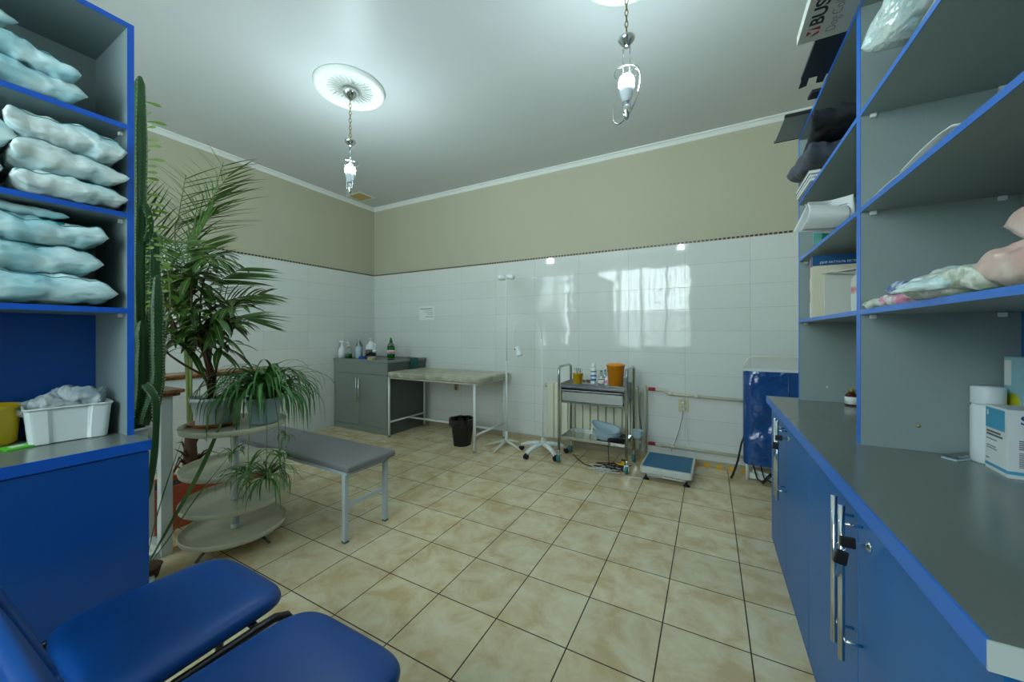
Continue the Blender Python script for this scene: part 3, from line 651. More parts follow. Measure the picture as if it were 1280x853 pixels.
hd = MB().lathe([(0.0, -0.012), (0.02, -0.008), (0.026, 0.01), (0.027, 0.05), (0.036, 0.058), (0.036, 0.09), (0.032, 0.092)], n=24, mx=hm).build('lamp_head', M['white_pl'], t)
MB().lathe([(0, 0.088), (0.033, 0.0885)], n=24, mx=hm).build('lens', M['grey_cab_side'], hd)
MB().lathe([(0, 0.004), (0.007, 0.0)], n=12, mx=Matrix.Translation((-0.280, -0.0595, 1.025)) @ Matrix.Rotation(pi / 2, 4, 'X')).build('switch', M['black'], hd)

# ================================================================== radiator + pipes
t = thing('radiator', 'ivory sectional wall radiator behind the steel trolley', 'radiator', (-1.05, 3.64, 0))
nsec = 12; x0 = -0.47
for k in range(nsec):
    x = x0 + k * 0.078 + 0.039
    s_ = MB().prism(rrect(x - 0.036, -0.04, x + 0.036, 0.04, 0.008, 3), 0.10, 0.665)
    s_.build('section', M['radiator'], t, bevel=0.003)
MB().tube([(x0 - 0.01, 0, 0.15), (x0 + nsec * 0.078 + 0.01, 0, 0.15)], 0.017, 10).tube([(x0 - 0.01, 0, 0.635), (x0 + nsec * 0.078 + 0.01, 0, 0.635)], 0.017, 10).build('header_tube', M['radiator'], t)
MB().lathe([(0.014, 0), (0.022, 0.004), (0.022, 0.03), (0.01, 0.035)], n=14, mx=Matrix.Translation((x0 - 0.008, -0.0, 0.635)) @ Matrix.Rotation(-pi / 2, 4, 'Y')).build('valve', M['pipe'], t)
t = thing('heating_pipes', 'pair of painted heating pipes running along the back wall right of the radiator', 'pipe', (-0.52, 3.668, 0))
up = [(-0.02, -0.0, 0.662), (0.11, 0, 0.657), (0.145, 0, 0.655), (0.175, 0, 0.632), (0.205, 0, 0.628), (1.30, 0, 0.607)]
MB().tube(up, 0.0135, 12).build('upper_pipe', M['pipe'], t)
MB().tube([(-0.02, 0, 0.150), (0.1, 0, 0.149), (1.30, 0, 0.132)], 0.0135, 12).build('lower_pipe', M['pipe'], t)
MB().tube([(-0.02, -0.015, 0.06), (-0.02, -0.015, 0.70)], 0.014, 12).build('riser_pipe', M['pipe'], t)
for z in (0.662, 0.150):
    MB().tube([(0.01, 0, z), (0.07, 0, z)], 0.0165, 12).build('valve', M['red_valve'], t)
for x, z in ((0.2, 0.63), (0.42, 0.6245), (0.13, 0.148), (0.22, 0.1465)): MB().tube([(x - 0.02, 0, z), (x + 0.02, 0, z - 0.0008)], 0.0172, 12).build('pipe_coupling', M['pipe'], t)

# wall sockets and note
def socket(x, z, label, plug):
    t = thing('wall_socket', label, 'socket', (x, 3.708, z))
    MB().box((-0.042, -0.012, -0.058), (0.042, 0, 0.058)).build('plate', M['socket'], t, bevel=0.004)
    for dz in (-0.029, 0.029):
        MB().lathe([(0.026, 0.0), (0.024, 0.003), (0.019, 0.002), (0.018, -0.006), (0, -0.006)], n=20, mx=Matrix.Translation((0, -0.012, dz)) @ Matrix.Rotation(pi / 2, 4, 'X')).build('outlet', M['socket'] , t)
        MB().lathe([(0.003, 0.001), (0, 0.0011)], n=8, mx=Matrix.Translation((-0.008, -0.0108, dz)) @ Matrix.Rotation(pi / 2, 4, 'X')).lathe([(0.003, 0.001), (0, 0.0011)], n=8, mx=Matrix.Translation((0.008, -0.0108, dz)) @ Matrix.Rotation(pi / 2, 4, 'X')).build('pin_hole', M['black'], t)
    return t
socket(-0.213, 0.525, 'beige wall socket with white plugs, right of the steel trolley', True)
socket(-2.784, 0.532, 'empty beige wall socket seen under the marbled table', False)
for dz, lb in ((0.029, 'upper white plug in the beige wall socket above the floor scale'), (-0.029, 'lower white plug in the beige wall socket, its cable falling to the floor scale')):
    k = thing('power_plug', lb, 'plug', (-0.213, 3.694, 0.525 + dz))
    MB().lathe([(0.017, 0.0), (0.017, 0.012), (0.010, 0.026), (0.007, 0.03), (0.0, 0.031)], n=18, mx=Matrix.Rotation(pi / 2, 4, 'X')).build('plug_body', M['white_pl'], k)
    if dz < 0: MB().tube([(0, -0.028, -0.0), (-0.004, -0.034, -0.05), (-0.03, -0.03, -0.18), (-0.075, -0.03, -0.33), (-0.10, -0.06, -0.385)], 0.0028, 8).build('cable', M['grey_cab'], k)
    else: MB().tube([(0, -0.028, 0), (0.012, -0.036, -0.06), (0.02, -0.03, -0.2), (0.05, -0.032, -0.40), (0.09, -0.035, -0.47), (0.10, -0.05, -0.515), (0.05, -0.07, -0.549)], 0.0022, 8).build('cable', M['white_pl'], k)
t = thing('wall_notice', 'small printed paper notice stuck on the white tiles above the marbled table', 'notice', (-3.27, 3.7075, 1.455))
MB().box((-0.125, -0.001, -0.092), (0.125, 0, 0.092)).build('sheet', M['paper'], t)
mb = MB()
for i, (x0_, x1_, z, h) in enumerate(((-0.11, 0.095, 0.055, 0.009), (-0.05, 0.10, 0.028, 0.003), (-0.03, 0.11, 0.012, 0.003), (0.0, 0.11, -0.004, 0.003), (0.02, 0.115, -0.02, 0.003), (-0.02, 0.11, -0.05, 0.006))): mb.box((x0_, -0.0016, z - h / 2), (x1_, -0.001, z + h / 2))
mb.build('printed_lines', M['ink'], t)

# ================================================================== steel instrument trolley
TX, TY = -0.92, 3.345
t = thing('instrument_trolley', 'stainless steel two-tier trolley with a drawer, in front of the radiator', 'trolley', (TX, TY, 0))
hx, hy = 0.295, 0.165; rt = 0.0125
for sx in (-1, 1):
    x = sx * (hx + 0.008)
    pts = [(x, -hy, 0.115), (x, -hy, 0.80), (x, -hy, 0.835), (x, -hy + 0.008, 0.862), (x, -hy + 0.035, 0.878), (x, hy - 0.035, 0.882), (x, hy - 0.008, 0.866), (x, hy, 0.84), (x, hy, 0.115)]
    MB().tube(pts, rt, 12).build('side_frame', M['steel'], t)
def trayp(z, h, w=0.285, d=0.158):
    m = MB().box((-w, -d, z), (w, d, z + 0.004))
    m.box((-w, -d - 0.002, z - 0.006), (w, -d, z + h)).box((-w, d, z - 0.006), (w, d + 0.002, z + h)).box((-w - 0.002, -d, z - 0.006), (-w, d, z + h)).box((w, -d, z - 0.006), (w + 0.002, d, z + h))
    return m
trayp(0.712, 0.022).build('upper_tray', M['steel'], t)
trayp(0.225, 0.022).build('lower_tray', M['steel'], t)
MB().box((-0.285, -0.16, 0.558), (-0.28, 0.155, 0.706)).box((0.28, -0.16, 0.558), (0.285, 0.155, 0.706)).box((-0.28, 0.15, 0.558), (0.28, 0.155, 0.706)).box((-0.285, -0.162, 0.690), (0.285, -0.15, 0.706)).box((-0.285, -0.162, 0.552), (0.285, -0.15, 0.566)).box((-0.28, -0.15, 0.552), (0.28, 0.15, 0.556)).build('drawer_housing', M['steel'], t, bevel=0.001)
dr = MB().box((-0.272, -0.168, 0.572), (0.272, -0.152, 0.655)).box((-0.265, -0.15, 0.572), (0.265, 0.14, 0.576)).build('drawer', M['brushed'], t, bevel=0.002)
MB().box((-0.272, -0.182, 0.664), (0.272, -0.15, 0.676)).build('drawer_pull', M['steel'], dr, bevel=0.003)
for sx in (-1, 1):
    for sy in (-1, 1):
        x, y = sx * (hx + 0.008), sy * hy
        ca = MB().tube([(x, y, 0.075), (x, y, 0.12)], 0.009, 10).box((x - 0.02, y - 0.018, 0.07), (x + 0.02, y + 0.018, 0.078)).box((x - 0.02, y - 0.016, 0.028), (x - 0.017, y + 0.016, 0.072)).box((x + 0.017, y - 0.016, 0.028), (x + 0.020, y + 0.016, 0.072)).tube([(x - 0.02, y + 0.0, 0.036), (x + 0.02, y, 0.036)], 0.004, 8).build('castor', M['chrome'], t)
        MB().lathe([(0.006, -0.012), (0.032, -0.012), (0.036, -0.008), (0.036, 0.008), (0.032, 0.012), (0.006, 0.012)], n=24, mx=Matrix.Translation((x, y, 0.036)) @ Matrix.Rotation(pi / 2, 4, 'Y')).build('wheel', M['teal_rub'], ca)
ZT = 0.7165
def cup(name, label, loc, r0, r1, h, m, cat='cup', extra=None, n=28):
    t = thing(name, label, cat, loc)
    MB().lathe([(0, 0), (r0, 0), (r1, h), (r1 + 0.004, h), (r1 + 0.004, h + 0.004), (r1 - 0.002, h + 0.004), (r0 - 0.002, 0.004), (0, 0.004)], n=n).build('body', m, t)
    return t
k = cup('instrument_cup', 'small yellow plastic cup of instruments on the left of the trolley top', (TX - 0.17, TY - 0.02, ZT), 0.040, 0.048, 0.095, M['yellow_pl'])
for i, (a, h) in enumerate(((0.4, 0.14), (1.3, 0.15), (2.2, 0.135), (3.0, 0.14), (4.4, 0.15))):
    s_ = thing('scissors' if i % 2 == 0 else 'syringe', ['steel scissors upright in the yellow cup, ring handles up, right side', 'white syringe upright near the middle of the yellow cup', 'steel scissors upright in the yellow cup, at its back', 'white syringe upright at the left rim of the yellow cup', 'steel scissors upright in the yellow cup, front side'][i], 'scissors' if i % 2 == 0 else 'syringe', (TX - 0.17 + 0.022 * cos(a), TY - 0.02 + 0.022 * sin(a), ZT + 0.006))
    if i % 2 == 0:
        MB().tube([(0, 0, 0), (0.002, 0, h - 0.03)], 0.003, 8).build('blades', M['steel'], s_)
        MB().tube([(0.010 + 0.009 * cos(q * pi / 6), 0, h - 0.018 + 0.014 * sin(q * pi / 6)) for q in range(12)], 0.0022, 6, closed=True).build('finger_ring', M['steel'], s_)
        MB().tube([(-0.008 + 0.009 * cos(q * pi / 6), 0, h - 0.018 + 0.014 * sin(q * pi / 6)) for q in range(12)], 0.0022, 6, closed=True).build('finger_ring', M['steel'], s_)
    else:
        MB().lathe([(0.001, 0), (0.004, 0.02), (0.007, 0.03), (0.007, h - 0.03), (0.013, h - 0.028), (0.013, h - 0.025), (0.003, h - 0.024), (0.003, h - 0.004), (0.010, h - 0.003), (0.010, h)], n=14).build('barrel', M['white_pl'], s_)
bottle('aerosol_can', 'tall white and blue aerosol can on the trolley top', 'can', (TX - 0.035, TY + 0.03, ZT), [(0.024, 0), (0.026, 0.003), (0.026, 0.135), (0.022, 0.148), (0.013, 0.152)], M['white_pl'], [('label_band', MB().lathe([(0.0264, 0.11), (0.0264, 0.122)]).lathe([(0.0264, 0.03), (0.0264, 0.05)]).lathe([(0.0264, 0.07), (0.0264, 0.085)]), mat('blue_label_print', (66, 96, 170), 0.4)), ('cap', MB().lathe([(0.02, 0.148), (0.02, 0.19), (0.016, 0.194), (0, 0.194)]), M['white_pl'])])
bottle('vial_bottle', 'clear glass bottle with a red and white label, between the aerosol can and the vial', 'bottle', (TX + 0.045, TY + 0.0, ZT), [(0.024, 0), (0.027, 0.004), (0.027, 0.07), (0.012, 0.10), (0.010, 0.12)], M['glass'], [('label_band', MB().lathe([(0.0274, 0.012), (0.0274, 0.06)]), M['paper']), ('label_stripe', MB().lathe([(0.0277, 0.046), (0.0277, 0.056)]), M['ink_red']), ('cap', MB().lathe([(0.012, 0.118), (0.012, 0.132), (0, 0.133)]), M['grey_cab'])])
bottle('vial_bottle', 'slim grey-capped glass bottle behind the red-labelled bottle', 'bottle', (TX + 0.062, TY + 0.075, ZT), [(0.018, 0), (0.021, 0.004), (0.021, 0.075), (0.010, 0.10), (0.009, 0.12)], M['glass'], [('cap', MB().lathe([(0.010, 0.118), (0.010, 0.134), (0, 0.135)]), M['grey_cab'])])
bottle('vial_bottle', 'short frosted vial just left of the orange bucket', 'bottle', (TX + 0.098, TY - 0.01, ZT), [(0.017, 0), (0.019, 0.003), (0.019, 0.058), (0.010, 0.07), (0.010, 0.082), (0, 0.083)], M['white_pl'], [('label_band', MB().lathe([(0.0195, 0.02), (0.0195, 0.048)]), M['pinkwhite'])])
k = cup('medical_bucket', 'orange plastic waste bucket with a domed lid on the trolley top', (TX + 0.185, TY - 0.045, ZT), 0.058, 0.078, 0.185, M['orange_pl'], 'bucket')
MB().lathe([(0.083, 0.183), (0.085, 0.192), (0.072, 0.195), (0.06, 0.203), (0.03, 0.208), (0, 0.208)]).build('lid', M['orange_pl'], k)
t2 = thing('tissue_box', 'small white and grey carton at the right end of the trolley top', 'box', (TX + 0.245, TY + 0.045, ZT), 0.2)
MB().box((-0.035, -0.05, 0), (0.03, 0.05, 0.055)).build('carton', M['card'], t2, bevel=0.002); MB().box((-0.02, -0.04, 0.055), (0.025, 0.035, 0.075)).build('folded_wipes', M['basin'], t2, bevel=0.004)
MB().prism([(-0.04, -0.03), (0.07, 0.0), (0.05, 0.035), (-0.04, 0.02)], 0, 0.004).build('wooden_pad', M['wood'], None, loc=(TX - 0.235, TY + 0.03, ZT)); tag(bpy.data.objects['wooden_pad'], 'small flat brown pad at the left corner of the trolley top', 'pad')
# kidney basins on the lower shelf
def basin(loc, rot, label):
    t = thing('kidney_dish', label, 'dish', loc, rot=rot, group='pale blue kidney dishes')
    def f(u, v):
        a = 2 * pi * u; rr = [0.0, 0.45, 0.62, 0.74, 0.84, 0.93, 1.0, 1.03][int(round(v * 7))]; z = [0.004, 0.004, 0.005, 0.012, 0.03, 0.048, 0.056, 0.052][int(round(v * 7))]
        x = 0.13 * cos(a) * rr; y = 0.082 * sin(a) * rr - 0.03 * (1 - (x / 0.13) ** 2) * 0.6 + (0.018 * rr * (cos(2 * a) * 0.5 + 0.5))
        return (x, y, z)
    MB().sheet(f, 40, 7).build('dish', M['basin'], t, solid=0.003); return t
basin((TX + 0.10, TY - 0.02, 0.231), (0, 0, 0.15), 'lowest pale blue kidney dish of the stack on the lower trolley tray')
basin((TX + 0.10, TY - 0.018, 0.252), (0, 0, 0.1), 'middle pale blue kidney dish of the stack on the lower trolley tray')
basin((TX + 0.075, TY - 0.01, 0.295), (R(22), R(14), 0.35), 'top pale blue kidney dish, tilted, on the lower trolley tray')
t2 = thing('clipper', 'black electric clipper with a cord lying on the lower trolley tray', 'clipper', (TX + 0.20, TY - 0.09, 0.231), 0.5)
MB().prism(rrect(-0.075, -0.022, 0.075, 0.024, 0.018), 0, 0.034).build('body', M['black'], t2, bevel=0.006)
MB().tube([(-0.07, -0.02, 0.02), (-0.085, -0.06, 0.015), (-0.09, -0.075, -0.05), (-0.08, -0.06, -0.15), (0.0, -0.03, -0.224)], 0.0032, 8).build('cord', M['black'], t2)
t2 = thing('plastic_bowl', 'small white bowl hanging at the right end of the trolley', 'bowl', (TX + 0.36, TY + 0.02, 0.26))
MB().lathe([(0.0, 0), (0.028, 0.0), (0.045, 0.03), (0.048, 0.07), (0.051, 0.072), (0.051, 0.076), (0.044, 0.074), (0.041, 0.032), (0.025, 0.005), (0, 0.004)], n=24).build('bowl_body', M['basin'], t2)
MB().tube([(0.03, 0.035, 0.07), (0.0, 0.08, 0.2), (-0.01, 0.09, 0.45)], 0.003, 6).build('hanging_cord', M['black'], t2)
# cable tangle
rnd = random.Random(11)
def tangle(name, label, m, c, n, r, seed, rx=0.16, ry=0.06):
    rnd = random.Random(seed); pts = []
    ph = [rnd.random() * 6 for _ in range(4)]
    for i in range(n):
        q = i / n * 2 * pi
        pts.append((c[0] + rx * sin(q * 5 + ph[0]) * (0.6 + 0.4 * sin(q * 2 + ph[1])), c[1] + ry * cos(q * 4 + ph[2]) + 0.03 * sin(q * 7 + ph[3]), r + 0.004 + 0.018 * (0.5 + 0.5 * sin(q * 9 + ph[1]))))
    return tag(MB().tube(pts, r, 7).build(name, m), label, 'cable')
tangle('cable_tangle', 'tangle of black cables on the floor under the steel trolley', M['black'], (-0.76, 3.26), 260, 0.0036, 3)
tangle('cable_tangle', 'loops of thin pale cable on the floor among the black cables under the trolley', M['white_pl'], (-0.80, 3.17), 300, 0.0022, 8, 0.15, 0.05)
tag(MB().tube([(-1.16, 3.40, 0.02), (-1.10, 3.34, 0.006), (-0.99, 3.22, 0.006), (-0.92, 3.2, 0.008)], 0.004, 8).build('floor_cable', M['black']), 'black cord running out left from the cable tangle under the trolley', 'cord')
tag(MB().tube([(-0.62, 3.12, 0.005), (-0.5, 3.13, 0.005), (-0.4, 3.20, 0.005), (-0.2, 3.35, 0.005), (-0.05, 3.55, 0.005), (-0.02, 3.65, 0.006)], 0.0032, 8).build('floor_cable', M['white_pl']), 'thin white cord running along the floor beneath the floor scale', 'cord')
t2 = thing('power_adapter', 'black and yellow plug adapter at the front right foot of the trolley', 'adapter', (-0.655, 3.235, 0))
MB().box((-0.018, -0.014, 0.0), (0.018, 0.014, 0.10)).build('body', M['black'], t2, bevel=0.003); MB().box((-0.05, -0.018, 0.055), (0.02, -0.0145, 0.066)).box((-0.012, -0.018, 0.066), (0.012, -0.0145, 0.09)).build('yellow_tag', M['yellow_pl'], t2)

# ================================================================== floor scale
t = thing('floor_scale', 'floor scale with a ribbed blue rubber top in front of the pipes', 'scale', (-0.305, 3.315, 0), -0.02)
MB().prism(rrect(-0.195, -0.215, 0.195, 0.215, 0.035), 0.062, 0.112).build('platform', M['scale_body'], t, bevel=0.008, seg=3)
MB().prism(rrect(-0.15, -0.17, 0.15, 0.17, 0.02), 0.028, 0.062).build('base', M['scale_body'], t, bevel=0.003)
rb = MB().prism(rrect(-0.178, -0.185, 0.178, 0.195, 0.015), 0.112, 0.1155)
for i in range(19):
    y = -0.165 + i * 0.019; rb.box((-0.168, y, 0.1155), (0.168, y + 0.010, 0.1185))
rb.build('rubber_mat', M['scale_blue'], t)
for x in (-0.15, 0.15):
    for y in (-0.165, 0.165): MB().lathe([(0.024, 0), (0.026, 0.004), (0.012, 0.016), (0.006, 0.018), (0.006, 0.034)], (x, y, 0), 18).build('foot', M['black'], t)
lb = MB().box((-0.02, -0.172, 0.034), (0.115, -0.1702, 0.056)).build('label_plate', M['paper'], t)
mb = MB(); 
for i in range(9): mb.box((-0.012 + i * 0.014, -0.1728, 0.042), (-0.004 + i * 0.014, -0.172, 0.049))
mb.build('label_print', M['ink'], lb)

# ================================================================== folded blue stretcher leaning by the wall
t = thing('folded_stretcher', 'folded stretcher wrapped in blue vinyl standing behind the right-hand cabinets', 'stretcher', (0.50, 3.50, 0))
def vin(u, v):
    x = -0.262 + u * 0.53; z = 0.155 + v * 0.735
    b = 0.026 * noise.noise(Vector((x * 4, z * 3, 2))) + 0.012 * noise.noise(Vector((x * 9, z * 7, 5)))
    e = min(u, 1 - u) * 14; g = min(1, e) ** 0.5
    return (x, -0.02 - 0.055 * g + b, z)
def vin2(u, v):
    p = vin(u, v); return (p[0], 0.05 - (p[1] + 0.02), p[2])
mb = MB().sheet(vin, 40, 50); mb.sheet(vin2, 20, 20)
mb.box((-0.262, -0.022, 0.155), (0.268, 0.052, 0.89))
mb.build('vinyl_cover', M['stretch_vinyl'], t)
MB().tube([(0.02, -0.083, 0.885), (0.023, -0.083, 0.60)], 0.0025, 6).build('seam', M['stretch_vinyl'], t)
MB().box((-0.265, -0.05, 0.885), (0.27, 0.05, 0.905)).build('top_rail', M['white_metal'], t, bevel=0.004)
MB().tube([(-0.255, 0.02, 0.90), (-0.25, 0.02, 0.945), (-0.225, 0.02, 0.985), (-0.195, 0.02, 0.995), (0.24, 0.02, 0.995), (0.26, 0.02, 0.96), (0.26, 0.02, 0.9)], 0.007, 10).build('end_bar', M['ivory_metal'], t)
for x in (-0.235, 0.24):
    MB().tube([(x, 0.0, 0.008), (x, 0, 0.2)], 0.012, 10).build('leg', M['white_metal'], t)
MB().box((-0.22, -0.02, 0.03), (0.25, 0.02, 0.075)).tube([(-0.2, -0.03, 0.1), (0.0, -0.04, 0.06), (0.24, -0.03, 0.08)], 0.012, 10).build('folded_frame', M['white_metal'], t)
MB().tube([(-0.15, -0.05, 0.15), (-0.13, -0.06, 0.06), (-0.04, -0.065, 0.02), (0.06, -0.06, 0.03), (0.05, -0.05, 0.12)], 0.012, 8, flat=0.4).build('strap', M['black'], t)
MB().tube([(-0.20, -0.045, 0.15), (-0.175, -0.055, 0.05), (-0.14, -0.06, 0.02), (-0.08, -0.055, 0.10)], 0.014, 8, flat=0.4).build('strap', M['black'], t)
tag(MB().tube([(-0.25, -0.01, 0.38), (-0.275, -0.01, 0.30), (-0.30, -0.02, 0.16), (-0.335, -0.03, 0.04), (-0.35, -0.035, 0.012)], [0.013, 0.015, 0.017, 0.019, 0.02], 8, flat=0.45).build('hanging_strap', M['black_fabric'], t), 'dark grey strap hanging at the left side')

# ================================================================== grey bench
t = thing('bench', 'low grey padded bench with light blue-white legs in the middle of the room', 'bench', (-2.40, 1.535, 0), R(-1.0))
bm_ = MB().prism(rrect(-0.62, -0.178, 0.655, 0.172, 0.02), 0, 0.038)
bm_.build('padded_top', M['bench_grey'], t, bevel=0.012, seg=3, loc=(0, 0, 0.412))
MB().box((-0.58, -0.155, 0.385), (0.61, -0.13, 0.411)).box((-0.58, 0.13, 0.385), (0.61, 0.155, 0.411)).box((0.585, -0.13, 0.385), (0.61, 0.13, 0.411)).box((-0.58, -0.13, 0.385), (-0.555, 0.13, 0.411)).build('frame', mat('pale_blue_painted_steel', (184, 198, 206), 0.35), t, bevel=0.002)
pb = bpy.data.materials['pale_blue_painted_steel']
for x in (0.572, -0.57):
    for y in (-0.155, 0.13):
        l = MB().box((x, y, 0.01), (x + 0.026, y + 0.026, 0.387)).build('leg', pb, t, bevel=0.002)
        MB().box((x - 0.0005, y - 0.0005, 0), (x + 0.0265, y + 0.0265, 0.011)).build('foot_cap', M['grey_cab_side'], l)
    MB().box((x + 0.004, -0.13, 0.195), (x + 0.022, 0.13, 0.217)).build('stretcher', pb, t, bevel=0.002)

# ================================================================== pendants and rosettes
def pendant(x, y, yaw, lab):
    ro = thing('ceiling_rosette', 'round white plaster rosette on the ceiling above the ' + lab + ' pendant lamp', 'rosette', (x, y, ZC), group='ceiling rosettes')
    MB().lathe([(0.0, -0.012), (0.05, -0.012), (0.075, -0.020), (0.10, -0.014), (0.165, -0.016), (0.18, -0.024), (0.19, -0.018), (0.205, -0.022), (0.222, -0.034), (0.234, -0.030), (0.24, -0.012), (0.242, 0.0)], n=64).build('rosette_disc', M['medal'], ro)
    g = MB()
    for k in range(28):
        a = 2 * pi * k / 28
        g.tube([(0.085 * cos(a), 0.085 * sin(a), -0.017), (0.115 * cos(a + 0.09), 0.115 * sin(a + 0.09), -0.021), (0.155 * cos(a), 0.155 * sin(a), -0.018)], [0.002, 0.0045, 0.002], 6)
    g.build('leaf_relief', M['medal'], ro)
    t = thing('pendant_lamp', lab + ' pendant lamp, a glowing bulb on a brass chain without its shade', 'lamp', (x, y, 0), yaw, group='chain pendant lamps')
    t['label'] = ('left-hand' if lab == 'left' else 'right-hand, nearer') + ' pendant lamp, a glowing bulb on a brass chain without its shade'
    MB().lathe([(0.0, 2.962), (0.052, 2.962), (0.056, 2.95), (0.045, 2.925), (0.024, 2.905), (0.012, 2.893), (0, 2.892)], n=28).build('canopy', M['chrome'], t)
    c = MB(); z = 2.893; k = 0
    while z > 2.615:
        L_ = 0.034
        pts = [(0.0075 * cos(q * pi / 6), 0, z - L_ / 2 + 0.017 * sin(q * pi / 6)) for q in range(12)]
        if k % 2: pts = [(0, p[0], p[2]) for p in pts]
        c.tube(pts, 0.0021, 6, closed=True); z -= L_ - 0.007; k += 1
    c.build('chain', M['brass'], t)
    MB().lathe([(0.0, 2.612), (0.008, 2.61), (0.012, 2.600), (0.038, 2.594), (0.040, 2.589), (0.034, 2.576), (0.018, 2.560), (0.012, 2.55), (0, 2.55)], n=28).build('top_cup', M['chrome'], t)
    MB().tube([(-0.016, 0, 2.545), (-0.016, 0, 2.42)], 0.0035, 8).tube([(0.016, 0, 2.545), (0.016, 0, 2.42)], 0.0035, 8).build('rod', M['chrome'], t)
    MB().tube([(0.056 * cos(q * pi / 16), 0.056 * sin(q * pi / 16), 2.428) for q in range(32)], 0.003, 8, closed=True).build('shade_ring', M['chrome'], t)
    # oval strap that carries the socket, hanging from the ring
    pts = []
    for q in range(40):
        a = 2 * pi * q / 40
        pts.append((0.047 * cos(a) + 0.040 * sin(a), 0.014 * cos(a), 2.315 + 0.118 * sin(a)))
    MB().tube(pts, 0.0048, 8, closed=True, flat=0.6).build('strap_hoop', M['chrome'], t)
    b = MB().lathe([(0.0, 2.418), (0.016, 2.416), (0.030, 2.404), (0.0365, 2.384), (0.0355, 2.366), (0.033, 2.352)], n=28).build('bulb_globe', M['bulb'], t)
    MB().lathe([(0.034, 2.352), (0.031, 2.330), (0.022, 2.300), (0.016, 2.286)], n=28).build('bulb_housing', M['bulb_base'], t)
    MB().lathe([(0.018, 2.288), (0.019, 2.262), (0.022, 2.258), (0.020, 2.238), (0.013, 2.222), (0.009, 2.208), (0.0, 2.200)], n=22).build('lamp_socket', M['chrome'], t)
pendant(-2.312, 1.80, -0.5, 'left'); pendant(-0.35, 1.80, -0.1, 'right')
t = thing('ceiling_vent', 'small tan ventilation grille in the ceiling near the far left corner', 'vent', (-4.02, 3.29, ZC))
MB().box((-0.13, -0.125, -0.006), (0.13, 0.125, 0)).build('frame', M['plaster'], t, bevel=0.002)
g = MB()
for i in range(11): y = -0.1 + i * 0.018; g.box((-0.105, y, -0.010), (0.105, y + 0.012, -0.006))
g.build('slats', M['vent'], t)

# ================================================================== round tray stand (white tiers on one pole)
AX, AY = -2.39, 1.10
t = thing('tray_stand', 'round cream plant stand of stacked trays on one white pole', 'plant stand', (AX, AY, 0))
for z in (0.078, 0.238, 0.425, 0.655):
    MB().lathe([(0.0, z), (0.225, z), (0.241, z + 0.006), (0.247, z + 0.024), (0.250, z + 0.026), (0.251, z + 0.022), (0.246, z - 0.002), (0.23, z - 0.008), (0.0, z - 0.006)], n=72).build('tray', M['tray_cream'], t)
MB().tube([(0, 0, 0.04), (0, 0, 0.655)], 0.0165, 18).build('pole', M['white_metal'], t)
for z in (0.078, 0.238, 0.425): MB().lathe([(0.024, z), (0.023, z + 0.012), (0.0185, z + 0.018), (0.0175, z + 0.02)], n=20).build('collar', M['white_metal'], t)
for a in (-1.25, 0.32, 1.9, 3.4):
    MB().tube([(0.02 * cos(a), 0.02 * sin(a), 0.055), (0.17 * cos(a), 0.17 * sin(a), 0.045), (0.225 * cos(a), 0.225 * sin(a), 0.008)], 0.009, 8, flat=0.6).build('foot', M['grey_cab_side'], t)

# wooden-topped white stand left of the trays
def white_stand(name, label, x0, y0, x1, y1, h, p=0.05, lip=0.04, wood_full=True, br=True):
    t = thing(name, label, 'plant stand', (x0, y0, 0)); W2, D2 = x1 - x0, y1 - y0
    for x in (0, W2 - p):
        for y in (0, D2 - p): MB().box((x, y, 0.0), (x + p, y + p, h - 0.035)).build('leg', M['white_metal'], t, bevel=0.003)
    if br:
        r = MB().box((p, 0.006, 0.0), (W2 - p, p - 0.006, 0.035)).box((p, D2 - p + 0.006, 0.0), (W2 - p, D2 - 0.006, 0.035)).box((0.006, p, 0.0), (p - 0.006, D2 - p, 0.035)).box((W2 - p + 0.006, p, 0.0), (W2 - 0.006, D2 - p, 0.035))
        r.build('bottom_rail', M['white_metal'], t, bevel=0.002)
    r = MB().box((p, 0.006, h - 0.085), (W2 - p, p - 0.006, h - 0.037)).box((p, D2 - p + 0.006, h - 0.085), (W2 - p, D2 - 0.006, h - 0.037)).box((0.006, p, h - 0.085), (p - 0.006, D2 - p, h - 0.037)).box((W2 - p + 0.006, p, h - 0.085), (W2 - 0.006, D2 - p, h - 0.037))
    r.build('top_rail', M['white_metal'], t, bevel=0.002)
    prof = rrect(-lip, -lip, W2 + lip, D2 + lip, 0.008, 3); prof2 = rrect(-lip + 0.015, -lip + 0.015, W2 + lip - 0.015, D2 + lip - 0.015, 0.008, 3)
    w = MB().prism(prof2, h - 0.035, h - 0.018).prism(prof, h - 0.018, h)
    w.build('wooden_top', M['wood'], t, bevel=0.004)
    return t
white_stand('plant_bench', 'white square-legged plant bench with a varnished wooden top, just right of the left-hand shelves', -2.83, 0.05, -2.545, 0.875, 0.885)
white_stand('plant_bench', 'white plant bench with a wooden top, half hidden behind the plants near the tiled wall', -3.72, 0.45, -3.50, 1.93, 0.875, lip=0.02)

